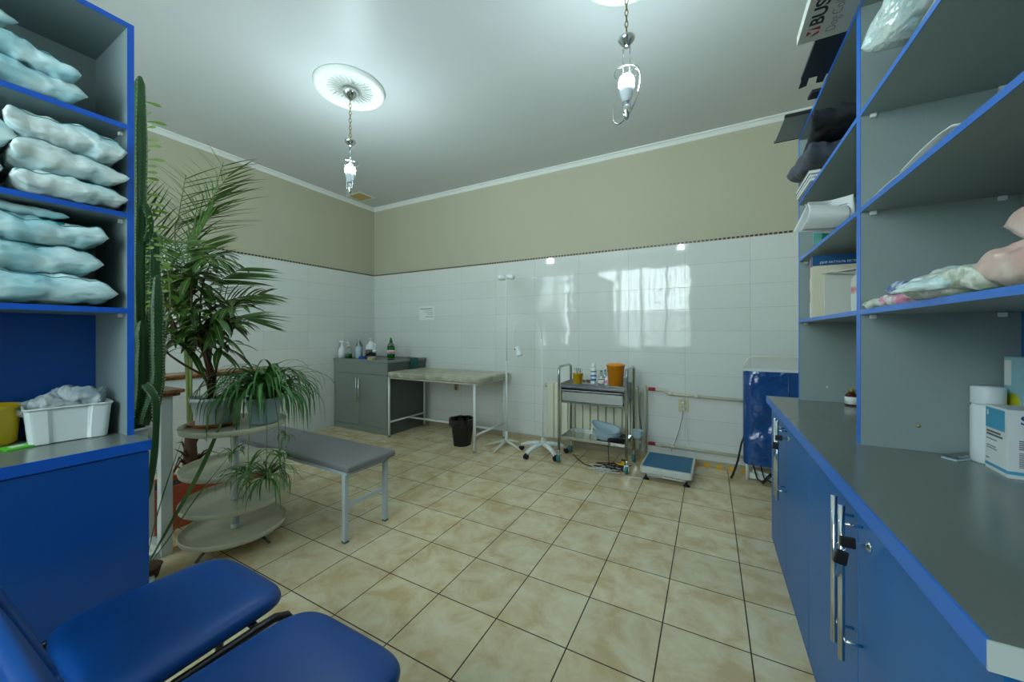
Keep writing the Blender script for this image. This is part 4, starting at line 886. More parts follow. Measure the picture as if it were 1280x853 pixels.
# ---------------------------------------------------------------- plant helpers
def bez(P, n):
    out = []
    P = [Vector(p) for p in P]
    # Catmull-Rom
    Q = [P[0] * 2 - P[1]] + P + [P[-1] * 2 - P[-2]]
    segs = len(P) - 1
    for i in range(n + 1):
        u = i / n * segs; k = min(int(u), segs - 1); t_ = u - k
        a, b, c, d = Q[k], Q[k + 1], Q[k + 2], Q[k + 3]
        out.append(0.5 * ((2 * b) + (c - a) * t_ + (2 * a - 5 * b + 4 * c - d) * t_ ** 2 + (3 * b - a - 3 * c + d) * t_ ** 3))
    return out
def ribbon(mb, pts, w, side, fold=0.25, tipw=0.0, peak=0.4, basew=0.25):
    n = len(pts) - 1; vs = []
    for i, p in enumerate(pts):
        q = i / n
        ww = w * (basew + (1 - basew) * min(1, q / peak) ** 0.8) if q < peak else w * (tipw + (1 - tipw) * (1 - ((q - peak) / (1 - peak)) ** 1.8))
        tg = (pts[min(i + 1, n)] - pts[max(i - 1, 0)]).normalized()
        s_ = (side - tg * side.dot(tg))
        s_ = s_.normalized() if s_.length > 1e-4 else tg.orthogonal().normalized()
        nn = s_.cross(tg).normalized()
        vs += [p + s_ * ww + nn * ww * fold, p, p - s_ * ww + nn * ww * fold]
    fs = []
    for i in range(n):
        a = i * 3; fs += [(a, a + 1, a + 4, a + 3), (a + 1, a + 2, a + 5, a + 4)]
    mb.add(vs, fs, True)
RV = Vector((0.8803, 0.4744, 0))   # roughly across the plants, parallel to the chair-side aisle
BV = Vector((-0.4744, 0.8803, 0))

# ---------------------------------------------------------------- palm in the red trough
t = thing('plant_trough', 'long terracotta-red plastic trough of soil on the floor behind the cream trays', 'planter', (-2.95, 1.17, 0))
def trough(z, w, l): return [(x, y, z) for x, y in rrect(-w, -l, w, l, min(w, l) * 0.7, 6)]
k = len(trough(0, 0.1, 0.3))
shell(MB(), [trough(0.0, 0.085, 0.33), trough(0.02, 0.088, 0.333), trough(0.215, 0.102, 0.36), trough(0.22, 0.115, 0.373), trough(0.268, 0.118, 0.376), trough(0.27, 0.112, 0.37), trough(0.262, 0.105, 0.363), trough(0.1, 0.095, 0.35)], k).build('body', M['terracotta'], t, bevel=0.002)
MB().prism(rrect(-0.1, -0.4, 0.1, 0.4, 0.07), 0.0, 0.018).build('drip_tray', M['terracotta'], t, bevel=0.003)
MB().prism([(x, y) for x, y, z in trough(0, 0.100, 0.356)], 0.20, 0.235).build('soil', M['soil'], t)
t = thing('potted_palm', 'tall feathery palm rising behind the dark-leaved plant, in the red trough', 'palm', (-2.92, 1.09, 0))
rnd = random.Random(21)
fr = [[(-0.01, 1.272), (0.03, 1.742), (0.117, 1.988), (0.189, 2.299)], [(-0.026, 1.272), (-0.031, 1.794), (0.025, 2.029), (0.117, 2.289)], [(-0.051, 1.272), (-0.092, 1.794), (-0.077, 1.937), (-0.056, 2.212)], [(-0.051, 1.272), (-0.159, 1.63), (-0.22, 1.834), (-0.266, 2.029)], [(0.01, 1.17), (0.122, 1.467), (0.255, 1.528), (0.429, 1.589)], [(0.02, 1.119), (0.163, 1.349), (0.291, 1.415), (0.444, 1.446)], [(0.02, 1.068), (0.153, 1.221), (0.291, 1.293), (0.408, 1.262)], [(-0.051, 1.17), (-0.154, 1.375), (-0.225, 1.477), (-0.286, 1.528)], [(-0.01, 1.272), (0.041, 1.579), (0.102, 1.722), (0.24, 1.834)], [(-0.021, 1.119), (-0.118, 1.324), (-0.169, 1.415), (-0.23, 1.415)],
      [(-0.03, 1.2), (-0.10, 1.55), (-0.12, 1.7), (-0.15, 1.85)], [(0.0, 1.2), (0.06, 1.45), (0.11, 1.6), (0.20, 1.70)]]
stems = MB()
for i, f in enumerate(fr):
    dd = [(-0.02, 0.05), (0.06, 0.12), (-0.05, 0.08), (0.02, -0.1), (0.0, -0.12), (-0.04, 0.1), (0.03, -0.05), (0.0, 0.1), (-0.05, -0.15), (0.05, 0.02), (0.1, 0.2), (-0.1, -0.22)][i]
    P = [Vector((0, 0, 0.5 + 0.02 * i)) * 1.0] + [RV * a + BV * (dd[0] * j / 3 + dd[1] * (j / 3) ** 2) + Vector((0, 0, z)) for j, (a, z) in enumerate(f)]
    P[0] = RV * (0.01 * (i % 3 - 1)) + Vector((0, 0, 0.48))
    C = bez(P, 40); stems_r = [0.0045 * (1 - 0.8 * q / 40) + 0.001 for q in range(41)]
    rach = MB().tube(C, stems_r, 6)
    L = MB(); n = 20
    Ltot = 0.36 if i < 3 else 0.30
    for j in range(n):
        q = 0.42 + 0.58 * (j + 0.5) / n; k = int(q * 40); p = C[k]; tg = (C[min(k + 1, 40)] - C[k - 1]).normalized()
        aa = (0.15, -0.3, 0.3, 0.1)[i] if i < 4 else i * 0.35 - 0.5
        pl = RV * cos(aa) + BV * sin(aa)
        pl = (pl - tg * pl.dot(tg)).normalized()
        for sd in (-1, 1):
            ln = Ltot * (0.55 + 0.45 * sin(pi * (0.12 + 0.8 * (j / n)))) * rnd.uniform(0.85, 1.1)
            up = tg * rnd.uniform(0.6, 0.85) + pl * sd * rnd.uniform(0.85, 1.1) + Vector((rnd.uniform(-.15, .15), rnd.uniform(-.15, .15), 0))
            up.normalize()
            pts = [p + up * (ln * s_ / 6) + Vector((0, 0, -0.10 * ln * (s_ / 6) ** 2.2)) for s_ in range(7)]
            ribbon(L, pts, 0.0062, tg.cross(up), 0.35, 0.0, 0.25, 0.5)
    fo = L.build('frond', M['palm'], t); rach.build('rachis', M['stemgreen'], fo)
tr = MB().tube([(0, 0, 0.16), (0.0, 0, 0.3), (0.0, 0.0, 0.52)], [0.045, 0.042, 0.028], 14)
for i in range(14):
    a = rnd.random() * 6.28; z = rnd.uniform(0.28, 0.5); r = rnd.uniform(0.08, 0.17)
    tr.tube([(0.03 * cos(a), 0.03 * sin(a), z), (r * 0.6 * cos(a), r * 0.6 * sin(a), z + 0.05), (r * cos(a), r * sin(a), z + rnd.uniform(-0.05, 0.09))], [0.008, 0.005, 0.001], 6)
tr.build('fibrous_trunk', M['bark'], t)

# ---------------------------------------------------------------- dark glossy-leaved plant in the white pot
PT = 0.6615
def pot(loc, r0, r1, h, m, label, name='flower_pot', saucer=None, soil=True):
    t = thing(name, label, 'flower pot', loc)
    z0 = 0.0
    if saucer:
        MB().lathe([(0, 0), (saucer * 0.85, 0), (saucer, 0.016), (saucer + 0.003, 0.02), (saucer - 0.003, 0.02), (saucer * 0.83, 0.006), (0, 0.006)], n=40).build('saucer', M['saucer'], t); z0 = 0.0065
    MB().lathe([(0, z0), (r0, z0), (r0 + 0.003, z0 + 0.01), (r0 + 0.001, z0 + 0.018), (r1, z0 + h * 0.86), (r1 + 0.006, z0 + h * 0.86), (r1 + 0.007, z0 + h), (r1 + 0.001, z0 + h), (r1 - 0.003, z0 + h - 0.02), (0, z0 + h - 0.022)], n=40).build('pot_body', m, t)
    MB().lathe([(r1 - 0.004, z0 + h - 0.02), (r1 * 0.5, z0 + h - 0.012), (0, z0 + h - 0.01)], n=30).build('soil', M['soil'], t)
    return t
pot((-2.515, 1.055, PT), 0.088, 0.112, 0.155, M['pot_white'], 'white flower pot on an orange saucer on the top cream tray', saucer=0.118)
t = thing('leafy_plant', 'dark glossy-leaved plant with yellow midribs growing from the white pot', 'plant', (-2.52, 1.05, 0))
rnd = random.Random(5)
cr = [[(-0.016, 0.80), (-0.02, 0.95), (-0.113, 1.125), (-0.164, 1.287), (-0.192, 1.486)], [(-0.012, 0.80), (-0.02, 0.96), (-0.058, 1.172), (-0.081, 1.333), (-0.072, 1.495)], [(0.002, 0.80), (0.0, 0.95), (0.021, 1.079), (0.048, 1.241), (0.076, 1.333)], [(-0.026, 0.80), (-0.03, 0.94), (-0.15, 1.079), (-0.243, 1.264), (-0.298, 1.439)], [(-0.02, 0.80), (-0.026, 0.95), (-0.127, 1.172), (-0.146, 1.449), (-0.109, 1.643)], [(-0.02, 0.80), (-0.03, 0.93), (-0.127, 1.01), (-0.196, 1.079), (-0.21, 1.148)], [(0.0, 0.8), (0.0, 0.95), (-0.02, 1.1), (0.01, 1.2), (0.05, 1.27)]]
for i, f in enumerate(cr):
    dd = [0.05, -0.05, 0.03, 0.0, 0.09, -0.08, -0.06][i]
    P = [RV * a + BV * dd * j / 3 + Vector((0, 0, z)) for j, (a, z) in enumerate(f)]
    C = bez(P, 24)
    st = MB().tube(C, [0.008 * (1 - 0.5 * q / 24) for q in range(25)], 7).build('branch', M['bark'], t)
    for cen, nl in ((C[24], 18), (C[18], 12), (C[13], 7)) if i != 5 else ((C[24], 14),):
        L = MB(); Mr = MB()
        for j in range(nl):
            a = j * 2.4 + rnd.random() * 0.5; el = rnd.uniform(-0.25, 0.95); ln = rnd.uniform(0.15, 0.225)
            d = RV * cos(a) + BV * sin(a); pts = []
            for s_ in range(9):
                q = s_ / 8; pts.append(cen + d * (ln * (q * cos(el * (1 - q * 0.5)))) + Vector((0, 0, ln * (sin(el) * q - 0.62 * q * q))) )
            ribbon(L, pts, 0.019, d.cross(Vector((0, 0, 1))), 0.22, 0.15, 0.62, 0.18)
            Mr.tube([p + Vector((0, 0, 0.0012)) for p in pts[:8]], 0.0013, 4)
        lo_ = L.build('leaf_cluster', M['croton'], t); Mr.build('midribs', M['midrib'], lo_)

# ---------------------------------------------------------------- spider plant
pot((-2.315, 1.215, PT), 0.072, 0.09, 0.15, M['pot_blue'], 'pale blue flower pot hidden under the spider plant on the top cream tray')
t = thing('spider_plant', 'bushy spider plant arching over the pale blue pot', 'plant', (-2.315, 1.215, 0.80))
rnd = random.Random(9)
def arch_leaf(mb, c, a, ln, el, droop, w, fold=0.3):
    d = Vector((cos(a), sin(a), 0)); pts = []; p = Vector(c); ang = el; n = 12
    for s_ in range(n + 1):
        pts.append(p.copy()); p = p + (d * cos(ang) + Vector((0, 0, sin(ang)))) * (ln / n); ang -= droop / n * (0.5 + 1.2 * s_ / n)
        ang = max(ang, -1.5)
    ribbon(mb, pts, w, d.cross(Vector((0, 0, 1))), fold, 0.05, 0.4, 0.5)
for cl in range(5):
    mb = MB()
    cx, cy = 0.04 * cos(cl * 1.3), 0.04 * sin(cl * 1.3)
    for j in range(38):
        arch_leaf(mb, (cx + rnd.uniform(-.03, .03), cy + rnd.uniform(-.03, .03), 0.0), rnd.random() * 6.28, rnd.uniform(0.32, 0.52), rnd.uniform(0.6, 1.5), rnd.uniform(2.6, 4.0), rnd.uniform(0.006, 0.010))
    mb.build('leaf_tuft', M['spider'], t)
mb = MB()
for k, (a, ln) in enumerate(((0.35, 0.56), (0.1, 0.42), (0.6, 0.45), (2.5, 0.36))): arch_leaf(mb, (0, 0, 0.02), a, ln, 1.15, 2.3, 0.0016)
mb.build('runner', M['stemgreen'], t)
def plantlet(x, y, z, s_, n, lb, seed):
    rnd = random.Random(seed)
    t = thing('spider_plantlet', lb, 'plant', (x, y, z))
    mb = MB()
    for j in range(n): arch_leaf(mb, (rnd.uniform(-.008, .008), rnd.uniform(-.008, .008), 0), rnd.random() * 6.28, s_ * rnd.uniform(0.6, 1.0), rnd.uniform(0.1, 1.3), rnd.uniform(1.8, 3.4), rnd.uniform(0.004, 0.0065))
    mb.build('leaf_tuft', M['spider_l'], t)
    top = Vector((-2.315, 1.215, 0.83)) - Vector((x, y, z)); hx_ = Vector((top.x, top.y, 0)).length
    MB().tube(bez([(0, 0, 0), (0.004, -0.004, 0.12), (top.x * 0.12, top.y * 0.12, (0.80 - z) * 0.75), (top.x * 0.45, top.y * 0.45, 0.86 - z), (top.x * 0.95, top.y * 0.95, top.z - 0.01)], 24), 0.0018, 6).build('runner', M['stemgreen'], t)
    return t
plantlet(-2.11, 1.12, 0.40, 0.27, 60, 'largest hanging plantlet of the spider plant, lowest in front of the trays', 1)
plantlet(-2.12, 1.19, 0.50, 0.13, 14, 'small plantlet hanging on the right, above the largest one', 2)
plantlet(-2.15, 1.05, 0.44, 0.24, 26, 'plantlet hanging just left of the largest one, before the cream trays', 3)
plantlet(-2.13, 1.23, 0.60, 0.11, 12, 'upper right plantlet hanging beside the third tray', 4)
plantlet(-2.18, 0.985, 0.56, 0.13, 9, 'uppermost left plantlet hanging in front of the third tray', 6)

# long strap leaves rising from the floor beside the benches
t = thing('strap_leaf_plant', 'few long strap-shaped leaves rising from the floor beside the chair', 'plant', (-2.405, 0.72, 0))
MB().lathe([(0, 0), (0.05, 0), (0.062, 0.05), (0.066, 0.052), (0.058, 0.052), (0.055, 0.045), (0, 0.045)], n=24).build('pot_body', M['bark'], t)
mb = MB()
ribbon(mb, bez([(0, 0, 0.04), (0.05, 0.07, 0.22), (0.14, 0.17, 0.50), (0.20, 0.26, 0.80)], 24), 0.012, Vector((0.88, 0.47, 0)), 0.2, 0.1, 0.7, 0.15)
ribbon(mb, bez([(0, 0, 0.04), (0.08, 0.06, 0.18), (0.16, 0.15, 0.38), (0.25, 0.28, 0.60)], 20), 0.0035, Vector((0.88, 0.47, 0)), 0.2, 0.1, 0.5, 0.4)
ribbon(mb, bez([(0, 0, 0.04), (0.02, 0.03, 0.25), (0.05, 0.07, 0.46), (0.06, 0.13, 0.68)], 20), 0.0035, Vector((0.88, 0.47, 0)), 0.2, 0.1, 0.5, 0.4)
ribbon(mb, bez([(-0.01, 0, 0.04), (-0.02, 0.0, 0.25), (-0.01, -0.01, 0.46), (0.0, 0.0, 0.74)], 20), 0.004, Vector((0.88, 0.47, 0)), 0.2, 0.1, 0.5, 0.4)
mb.build('strap_leaves', M['palm'], t)

# ---------------------------------------------------------------- cactus
t = thing('cactus_plinth', 'white column stool holding the cactus pot behind the left-hand shelves', 'stool', (-2.365, 0.655, 0))
MB().lathe([(0, 0), (0.085, 0), (0.085, 0.02), (0.05, 0.03), (0.045, 0.64), (0.08, 0.65), (0.08, 0.665), (0, 0.665)], n=30).build('column', M['white_pl'], t)
pot((-2.365, 0.655, 0.665), 0.055, 0.068, 0.085, M['pot_white'], 'small white pot of the cactus, just behind the left worktop')
t = thing('cactus', 'tall ribbed columnar cactus reaching almost to the ceiling beside the left-hand shelves', 'cactus', (-2.36, 0.70, 0))
rnd = random.Random(3)
def column(path, r, ribs=5, dd=0.0, leaves=0, name='column', taper=0.55):
    P = [RV * a + BV * dd + Vector((0, 0, z)) for a, z in path]
    n = 60; C = bez(P, n); K = ribs * 4; vs = []; sp = MB()
    base = RV.copy()
    for i, p in enumerate(C):
        tg = (C[min(i + 1, n)] - C[max(i - 1, 0)]).normalized(); a = (base - tg * base.dot(tg)).normalized(); b = tg.cross(a)
        q = i / n; rr = r * (0.75 + 0.25 * min(1, q * 8)) * (1 - (1 - taper) * max(0, (q - 0.8) / 0.2) ** 2) * (1 + 0.05 * sin(q * 25))
        if i == n: rr *= 0.4
        for k in range(K):
            an = 2 * pi * k / K; lobe = [1.0, 0.74, 0.62, 0.74][k % 4]
            v = p + (a * cos(an) + b * sin(an)) * rr * lobe; vs.append(v)
    fs = [(i * K + k, i * K + (k + 1) % K, (i + 1) * K + (k + 1) % K, (i + 1) * K + k) for i in range(n) for k in range(K)]
    fs += [tuple(reversed(range(K))), tuple(n * K + k for k in range(K))]
    Lc = (C[0] - C[-1]).length
    m_ = MB().add(vs, fs, True).build(name, M['cactus'], t)
    steps = max(8, int(Lc / 0.014))
    for s_ in range(steps):
        i = int(s_ / steps * (n - 1)) + 1
        u = s_ / steps * n; i0 = min(int(u), n - 1); fr_ = u - i0
        for rb in range(ribs):
            v = vs[i0 * K + rb * 4].lerp(vs[(i0 + 1) * K + rb * 4], fr_); cc = C[i0].lerp(C[i0 + 1], fr_)
            d = (v - cc).normalized()
            for jj in (-1, 1):
                e = d + Vector((rnd.uniform(-.4, .4), rnd.uniform(-.4, .4), 0.5 * jj)); e.normalize()
                w_ = e.orthogonal().normalized() * 0.0011
                sp.add([v + w_, v - w_, v + e * 0.008], [(0, 1, 2)])
    sp.build('spines', M['spine'], m_)
    if leaves:
        L = MB()
        for j in range(leaves):
            i = int(n * (0.12 + 0.86 * j / leaves)); v = vs[i * K]; d = RV * rnd.uniform(.6, 1) + BV * rnd.uniform(-.7, .7); ln = rnd.uniform(0.035, 0.08)
            d.normalize(); pts = [v + d * ln * q / 5 + Vector((0, 0, ln * (0.25 * q / 5 - 0.25 * (q / 5) ** 2))) for q in range(6)]
            ribbon(L, pts, 0.0075, d.cross(BV) + Vector((0.3, 0.2, 0)), 0.1, 0.05, 0.7, 0.15)
        L.build('small_leaves', M['pedil'], m_)
column([(-0.04, 0.735), (-0.01, 0.871), (0.0, 1.098), (0.0, 1.249)], 0.046, 6)
column([(-0.014, 1.22), (-0.016, 1.438), (-0.012, 1.817), (-0.012, 2.40)], 0.027, 5, leaves=46, taper=0.7)
column([(0.02, 1.18), (0.034, 1.476), (0.03, 1.673)], 0.026, 5, 0.02, leaves=8)
column([(0.03, 0.76), (0.085, 0.947), (0.088, 1.174), (0.088, 1.457)], 0.024, 5, -0.02)
column([(0.06, 0.95), (0.108, 0.879), (0.108, 0.701), (0.081, 0.493), (0.006, 0.285)], 0.017, 4, -0.05, name='drooping_arm')
column([(0.01, 0.76), (0.044, 0.947), (0.047, 1.174), (0.051, 1.306)], 0.018, 5, 0.04)
column([(0.02, 1.62), (0.035, 1.7), (0.012, 1.80)], 0.018, 4, 0.0, leaves=5)
MB().tube([(0.0, 0.0, 0.74), (-0.02, -0.0, 0.8)], 0.01, 6).build('stem_base', M['bark'], t)
t = thing('succulent_vine', 'pale green round-leaved vine between the cactus columns', 'plant', (-2.42, 0.76, 0.885))
rnd = random.Random(12); vine = MB(); L = MB()
t.location = (-2.60, 0.80, 0.885)
for s_ in range(4):
    P = bez([(0, 0, 0.0), (0.02 * s_, -0.01, 0.18), (-0.06 + 0.07 * s_, 0.03, 0.42), (-0.10 + 0.09 * s_, 0.0, 0.62 + 0.05 * s_)], 20); vine.tube(P, 0.003, 6)
    for j in range(16):
        p = P[4 + j]; a = rnd.random() * 6.28; d = Vector((cos(a), sin(a), rnd.uniform(-.3, .5))).normalized(); ln = rnd.uniform(0.05, 0.085)
        ribbon(L, [p + d * ln * q / 6 + Vector((0, 0, -0.2 * ln * (q / 6) ** 2)) for q in range(7)], 0.019, d.cross(Vector((0, 0, 1))), 0.15, 0.2, 0.55, 0.15)
vine.build('stems', M['stemgreen'], t); L.build('leaves', M['pedil'], t)
MB().lathe([(0, 0), (0.05, 0), (0.06, 0.09), (0.056, 0.09), (0.05, 0.08), (0, 0.08)], n=24).build('pot_body', M['terracotta'], t)

# ================================================================== soft bags
def bagmesh(w, l, h, seed, crumple=1.0, ear=0.02, nu=44, nv=44):
    """pillow-shaped bag: w along x, l along y, seam round the edge"""
    mb = MB(); rnd = random.Random(seed); off = Vector((rnd.random() * 40, rnd.random() * 40, rnd.random() * 40))
    def outline(u, v):
        x, y = u * w / 2, v * l / 2
        # corners pulled out into ears, sides slightly waisted
        k = 1 - 0.07 * (1 - v * v) * abs(u) ** 3; k2 = 1 - 0.07 * (1 - u * u) * abs(v) ** 3
        e = 1 + 0.05 * noise.noise(Vector((u * 2.5, v * 2.5, 3)) + off)
        return x * k * e, y * k2 * e
    for sg in (1, -1):
        vs = []
        for i in range(nu + 1):
            for j in range(nv + 1):
                u = -1 + 2 * i / nu; v = -1 + 2 * j / nv; x, y = outline(u, v)
                pr = (max(0, 1 - abs(u) ** 5)) ** 0.45 * (max(0, 1 - abs(v) ** 5)) ** 0.45
                edge = min(1, pr * 2.5)
                n1 = noise.noise(Vector((x * 9, y * 14, sg)) + off); n2 = noise.noise(Vector((x * 30, y * 42, sg * 2)) + off); n3 = abs(noise.noise(Vector((x * 16, y * 8, 7)) + off))
                z = sg * pr * h / 2 * (1 + crumple * 0.22 * n1) + edge * crumple * (0.006 * n2 + (0.012 * n3 if sg > 0 else 0)) + 0.008 * noise.noise(Vector((u * 3, v * 3, 9)) + off)
                if sg < 0: z = max(z, -h / 2)
                vs.append((x, y, z + h / 2))
        g = lambda i, j: i * (nv + 1) + j
        fs = [(g(i, j), g(i + 1, j), g(i + 1, j + 1), g(i, j + 1)) for i in range(nu) for j in range(nv)]
        mb.add(vs, fs, True)
    top = lambda u, v: None
    return mb, outline, off
def bag(name, label, cat, loc, w, l, h, m, seed, rz=0.0, tilt=(0, 0), line=None, group=None, crumple=1.5, linemat='teal'):
    t = thing(name, label, cat, loc, group=group, rot=(tilt[0], tilt[1], rz))
    mb, outline, off = bagmesh(w, l, h, seed, crumple)
    mb.build('bag_film', m, t)
    if line is not None:
        def topz(u, v):
            x, y = outline(u, v); pr = (max(0, 1 - abs(u) ** 5)) ** 0.45 * (max(0, 1 - abs(v) ** 5)) ** 0.45; edge = min(1, pr * 2.5)
            n1 = noise.noise(Vector((x * 9, y * 14, 1)) + off); n2 = noise.noise(Vector((x * 30, y * 42, 2)) + off); n3 = abs(noise.noise(Vector((x * 16, y * 8, 7)) + off))
            return Vector((x, y, h / 2 + pr * h / 2 * (1 + crumple * 0.22 * n1) + edge * crumple * (0.006 * n2 + 0.012 * n3) + 0.008 * noise.noise(Vector((u * 3, v * 3, 9)) + off)))
        lm = MB()
        for u0 in line:
            pts = [topz(u0 + 0.02 * sin(q / 5), -0.93 + 1.86 * q / 50) for q in range(51)]
            lm.tube([p + Vector((0, 0, 0.0004)) for p in pts], 0.0016, 5)
        lm.build('printed_stripe', M[linemat], t)
        if cat == 'bag':
            b = MB(); 
            def patch(u, v):
                p = topz(line[0] - 0.16 - 0.16 * u, 0.35 + 0.22 * v); return p + Vector((0, 0, 0.0009))
            b.sheet(patch, 8, 8).build('printed_mark', M['teal'], t, solid=0.0006)
    return t
GB = 'cyan plastic bags on the left-hand shelves'
bx = -1.985
# second shelf: right-hand stack of three, left-hand stack of three
bag('plastic_bag', 'bottom bag of the right-hand stack on the middle bag shelf', 'bag', (bx + 0.03, 0.372, 1.616), 0.33, 0.245, 0.074, M['bag2'], 1, line=[0.86], group=GB)
bag('plastic_bag', 'middle bag of the right-hand stack on the middle bag shelf', 'bag', (bx + 0.035, 0.370, 1.694), 0.33, 0.25, 0.078, M['bag2'], 2, 0.0, group=GB, tilt=(-0.03, 0.0))
bag('plastic_bag', 'top bag of the right-hand stack on the middle bag shelf', 'bag', (bx + 0.035, 0.365, 1.772), 0.35, 0.25, 0.09, M['bag2'], 3, -0.05, line=[0.86], group=GB, tilt=(-0.07, 0))
bag('plastic_bag', 'lower bag of the left-hand stack on the middle bag shelf', 'bag', (bx + 0.01, 0.085, 1.616), 0.32, 0.31, 0.10, M['bag2'], 4, group=GB)
bag('plastic_bag', 'upper bag of the left-hand stack on the middle bag shelf', 'bag', (bx + 0.02, 0.10, 1.722), 0.32, 0.31, 0.11, M['bag2'], 5, 0.08, line=[0.86], group=GB)
# top shelf
bag('plastic_bag', 'bottom bag of the pile on the topmost left shelf', 'bag', (bx + 0.01, 0.20, 1.931), 0.32, 0.40, 0.085, M['bag'], 6, 0.05, group=GB)
bag('plastic_bag', 'second bag of the pile on the topmost left shelf, with a pointed corner', 'bag', (bx + 0.01, 0.20, 2.020), 0.33, 0.40, 0.07, M['bag'], 7, -0.08, line=[0.86], group=GB, tilt=(-0.16, 0))
bag('plastic_bag', 'top bag of the pile on the topmost left shelf, cut by the frame edge', 'bag', (bx, 0.10, 2.115), 0.30, 0.30, 0.06, M['bag'], 8, 0.1, group=GB, tilt=(-0.12, 0))
# third shelf
bag('plastic_bag', 'bottom bag of the pile on the lowest bag shelf, with a long teal stripe', 'bag', (bx + 0.005, 0.235, 1.276), 0.32, 0.49, 0.10, M['bag'], 9, 0.0, line=[0.86], group=GB)
bag('plastic_bag', 'second bag from the bottom of the pile on the lowest bag shelf', 'bag', (bx - 0.005, 0.21, 1.372), 0.32, 0.46, 0.10, M['bag'], 10, 0.03, line=[0.86], group=GB)
bag('plastic_bag', 'third bag from the bottom of the pile on the lowest bag shelf', 'bag', (bx + 0.005, 0.235, 1.468), 0.32, 0.46, 0.085, M['bag'], 13, -0.02, line=[0.86], group=GB)
bag('plastic_bag', 'loose crumpled bag on top of the pile on the lowest bag shelf', 'bag', (bx - 0.01, 0.16, 1.550), 0.28, 0.42, 0.035, M['bag'], 14, 0.03, group=GB, crumple=1.6)

# left worktop: white tray of zip bags, yellow tub, green sachet
t = thing('storage_tray', 'white plastic tray full of clear zip bags on the left worktop', 'tray', (-1.985, 0.395, CT), R(-7))
def trayring(z, e): 
    pts = []
    hw, hl = 0.085 + e, 0.092 + e
    # rounded rectangle with recessed panels in the long sides
    return pts
def tray_outline(hw, hl, rec):
    p = []
    c = rrect(-hw, -hl, hw, hl, 0.016, 4)   # starts bottom right corner
    br_, tr_, tl_, bl_ = c[0:5], c[5:10], c[10:15], c[15:20]
    p += br_ + c[5:5]
    p = c[0:5] + [(hw, -hl * 0.52), (hw - rec, -hl * 0.42), (hw - rec, hl * 0.42), (hw, hl * 0.52)] + c[5:10] + [(hw * 0.5, hl), (-hw * 0.5, hl)] + c[10:15] + [(-hw, hl * 0.5), (-hw, -hl * 0.5)] + c[15:20] + [(-hw * 0.5, -hl), (hw * 0.5, -hl)]
    return p
o_ = tray_outline
rings = [[(x, y, 0.002) for x, y in o_(0.083, 0.086, 0.007)], [(x, y, 0.112) for x, y in o_(0.092, 0.095, 0.007)], [(x, y, 0.118) for x, y in o_(0.097, 0.099, 0.001)], [(x, y, 0.122) for x, y in o_(0.097, 0.099, 0.001)], [(x, y, 0.121) for x, y in o_(0.092, 0.094, 0.004)], [(x, y, 0.008) for x, y in o_(0.080, 0.083, 0.006)]]
shell(MB(), rings, len(rings[0])).build('tray_body', M['white_pl'], t, bevel=0.0015)
for i, (x, y, z, w_, l_, h_, a, ti, lb) in enumerate(((-0.03, -0.03, 0.06, 0.12, 0.11, 0.05, 0.5, (0.35, -0.35), 'clear zip bag rising at the left end of the white tray'), (0.0, 0.03, 0.065, 0.13, 0.11, 0.055, -0.4, (-0.25, -0.25), 'crumpled clear bag at the right end of the white tray'), (-0.02, 0.0, 0.045, 0.13, 0.14, 0.05, 0.0, (0.0, -0.1), 'clear zip bag lying lowest in the middle of the white tray'))):
    bag('zip_bag', lb, 'plastic bag', (-1.985 + x * 0.8, 0.395 + y, CT + z + 0.045), w_, l_, h_, M['clear_bag'], 40 + i, a, ti, crumple=2.0, group='clear zip bags in the white tray')
t = thing('storage_tub', 'yellow plastic tub at the left edge of the left worktop', 'tub', (-2.07, 0.225, CT))
MB().lathe([(0, 0), (0.07, 0), (0.076, 0.006), (0.083, 0.118), (0.087, 0.120), (0.087, 0.128), (0.081, 0.128), (0.072, 0.01), (0, 0.008)], n=40).build('tub_body', M['yellow_tub'], t)
t = thing('sachet', 'bright green sachet sticking out under the white tray', 'sachet', (-1.935, 0.285, CT), 0.3)
MB().prism([(-0.03, -0.035), (0.028, -0.04), (0.03, 0.03), (-0.03, 0.035)], 0, 0.007).build('foil', M['greenpk'], t, bevel=0.002)
MB().prism([(-0.012, -0.02), (0.012, -0.022), (0.012, 0.01), (-0.012, 0.012)], 0.007, 0.0075).build('printed_mark', M['paper'], t)

# ================================================================== right-hand shelves: contents
# top of far unit
TOPZ = 2.2705
t = thing('cardboard_carton', 'flat white lettered carton lying on top of the far right-hand shelves, overhanging the edge', 'box', (0, 0, TOPZ))
MB().box((0.289, 1.15, 0.0), (0.62, 1.732, 0.035)).build('carton_body', M['card'], t, bevel=0.0015)
TR = Matrix(((0, -1, 0), (-1, 0, 0), (0, 0, -1))).to_euler()
lettering('lettering', 'BUSTER', 0.053, M['ink_black'], t, (0.346, 1.646, -0.0004), TR, 0.0003, 0.0012).scale = (1.3, 1.0, 1.0)
lettering('lettering', 'Dog Collar', 0.040, M['ink'], t, (0.391, 1.700, -0.0004), TR, 0.0003, -0.0008)
mb = MB()
for poly in ([(0.308, 1.694), (0.322, 1.682), (0.310, 1.668)], [(0.322, 1.705), (0.346, 1.690), (0.344, 1.678), (0.330, 1.690)], [(0.346, 1.672), (0.344, 1.655), (0.310, 1.660)]):
    mb.prism(poly, -0.0008, -0.0001)
mb.build('red_emblem', M['ink_red'], t)
t = thing('black_folder', 'black folder with two tabs on top of the far right-hand shelves', 'folder', (0, 0, TOPZ))
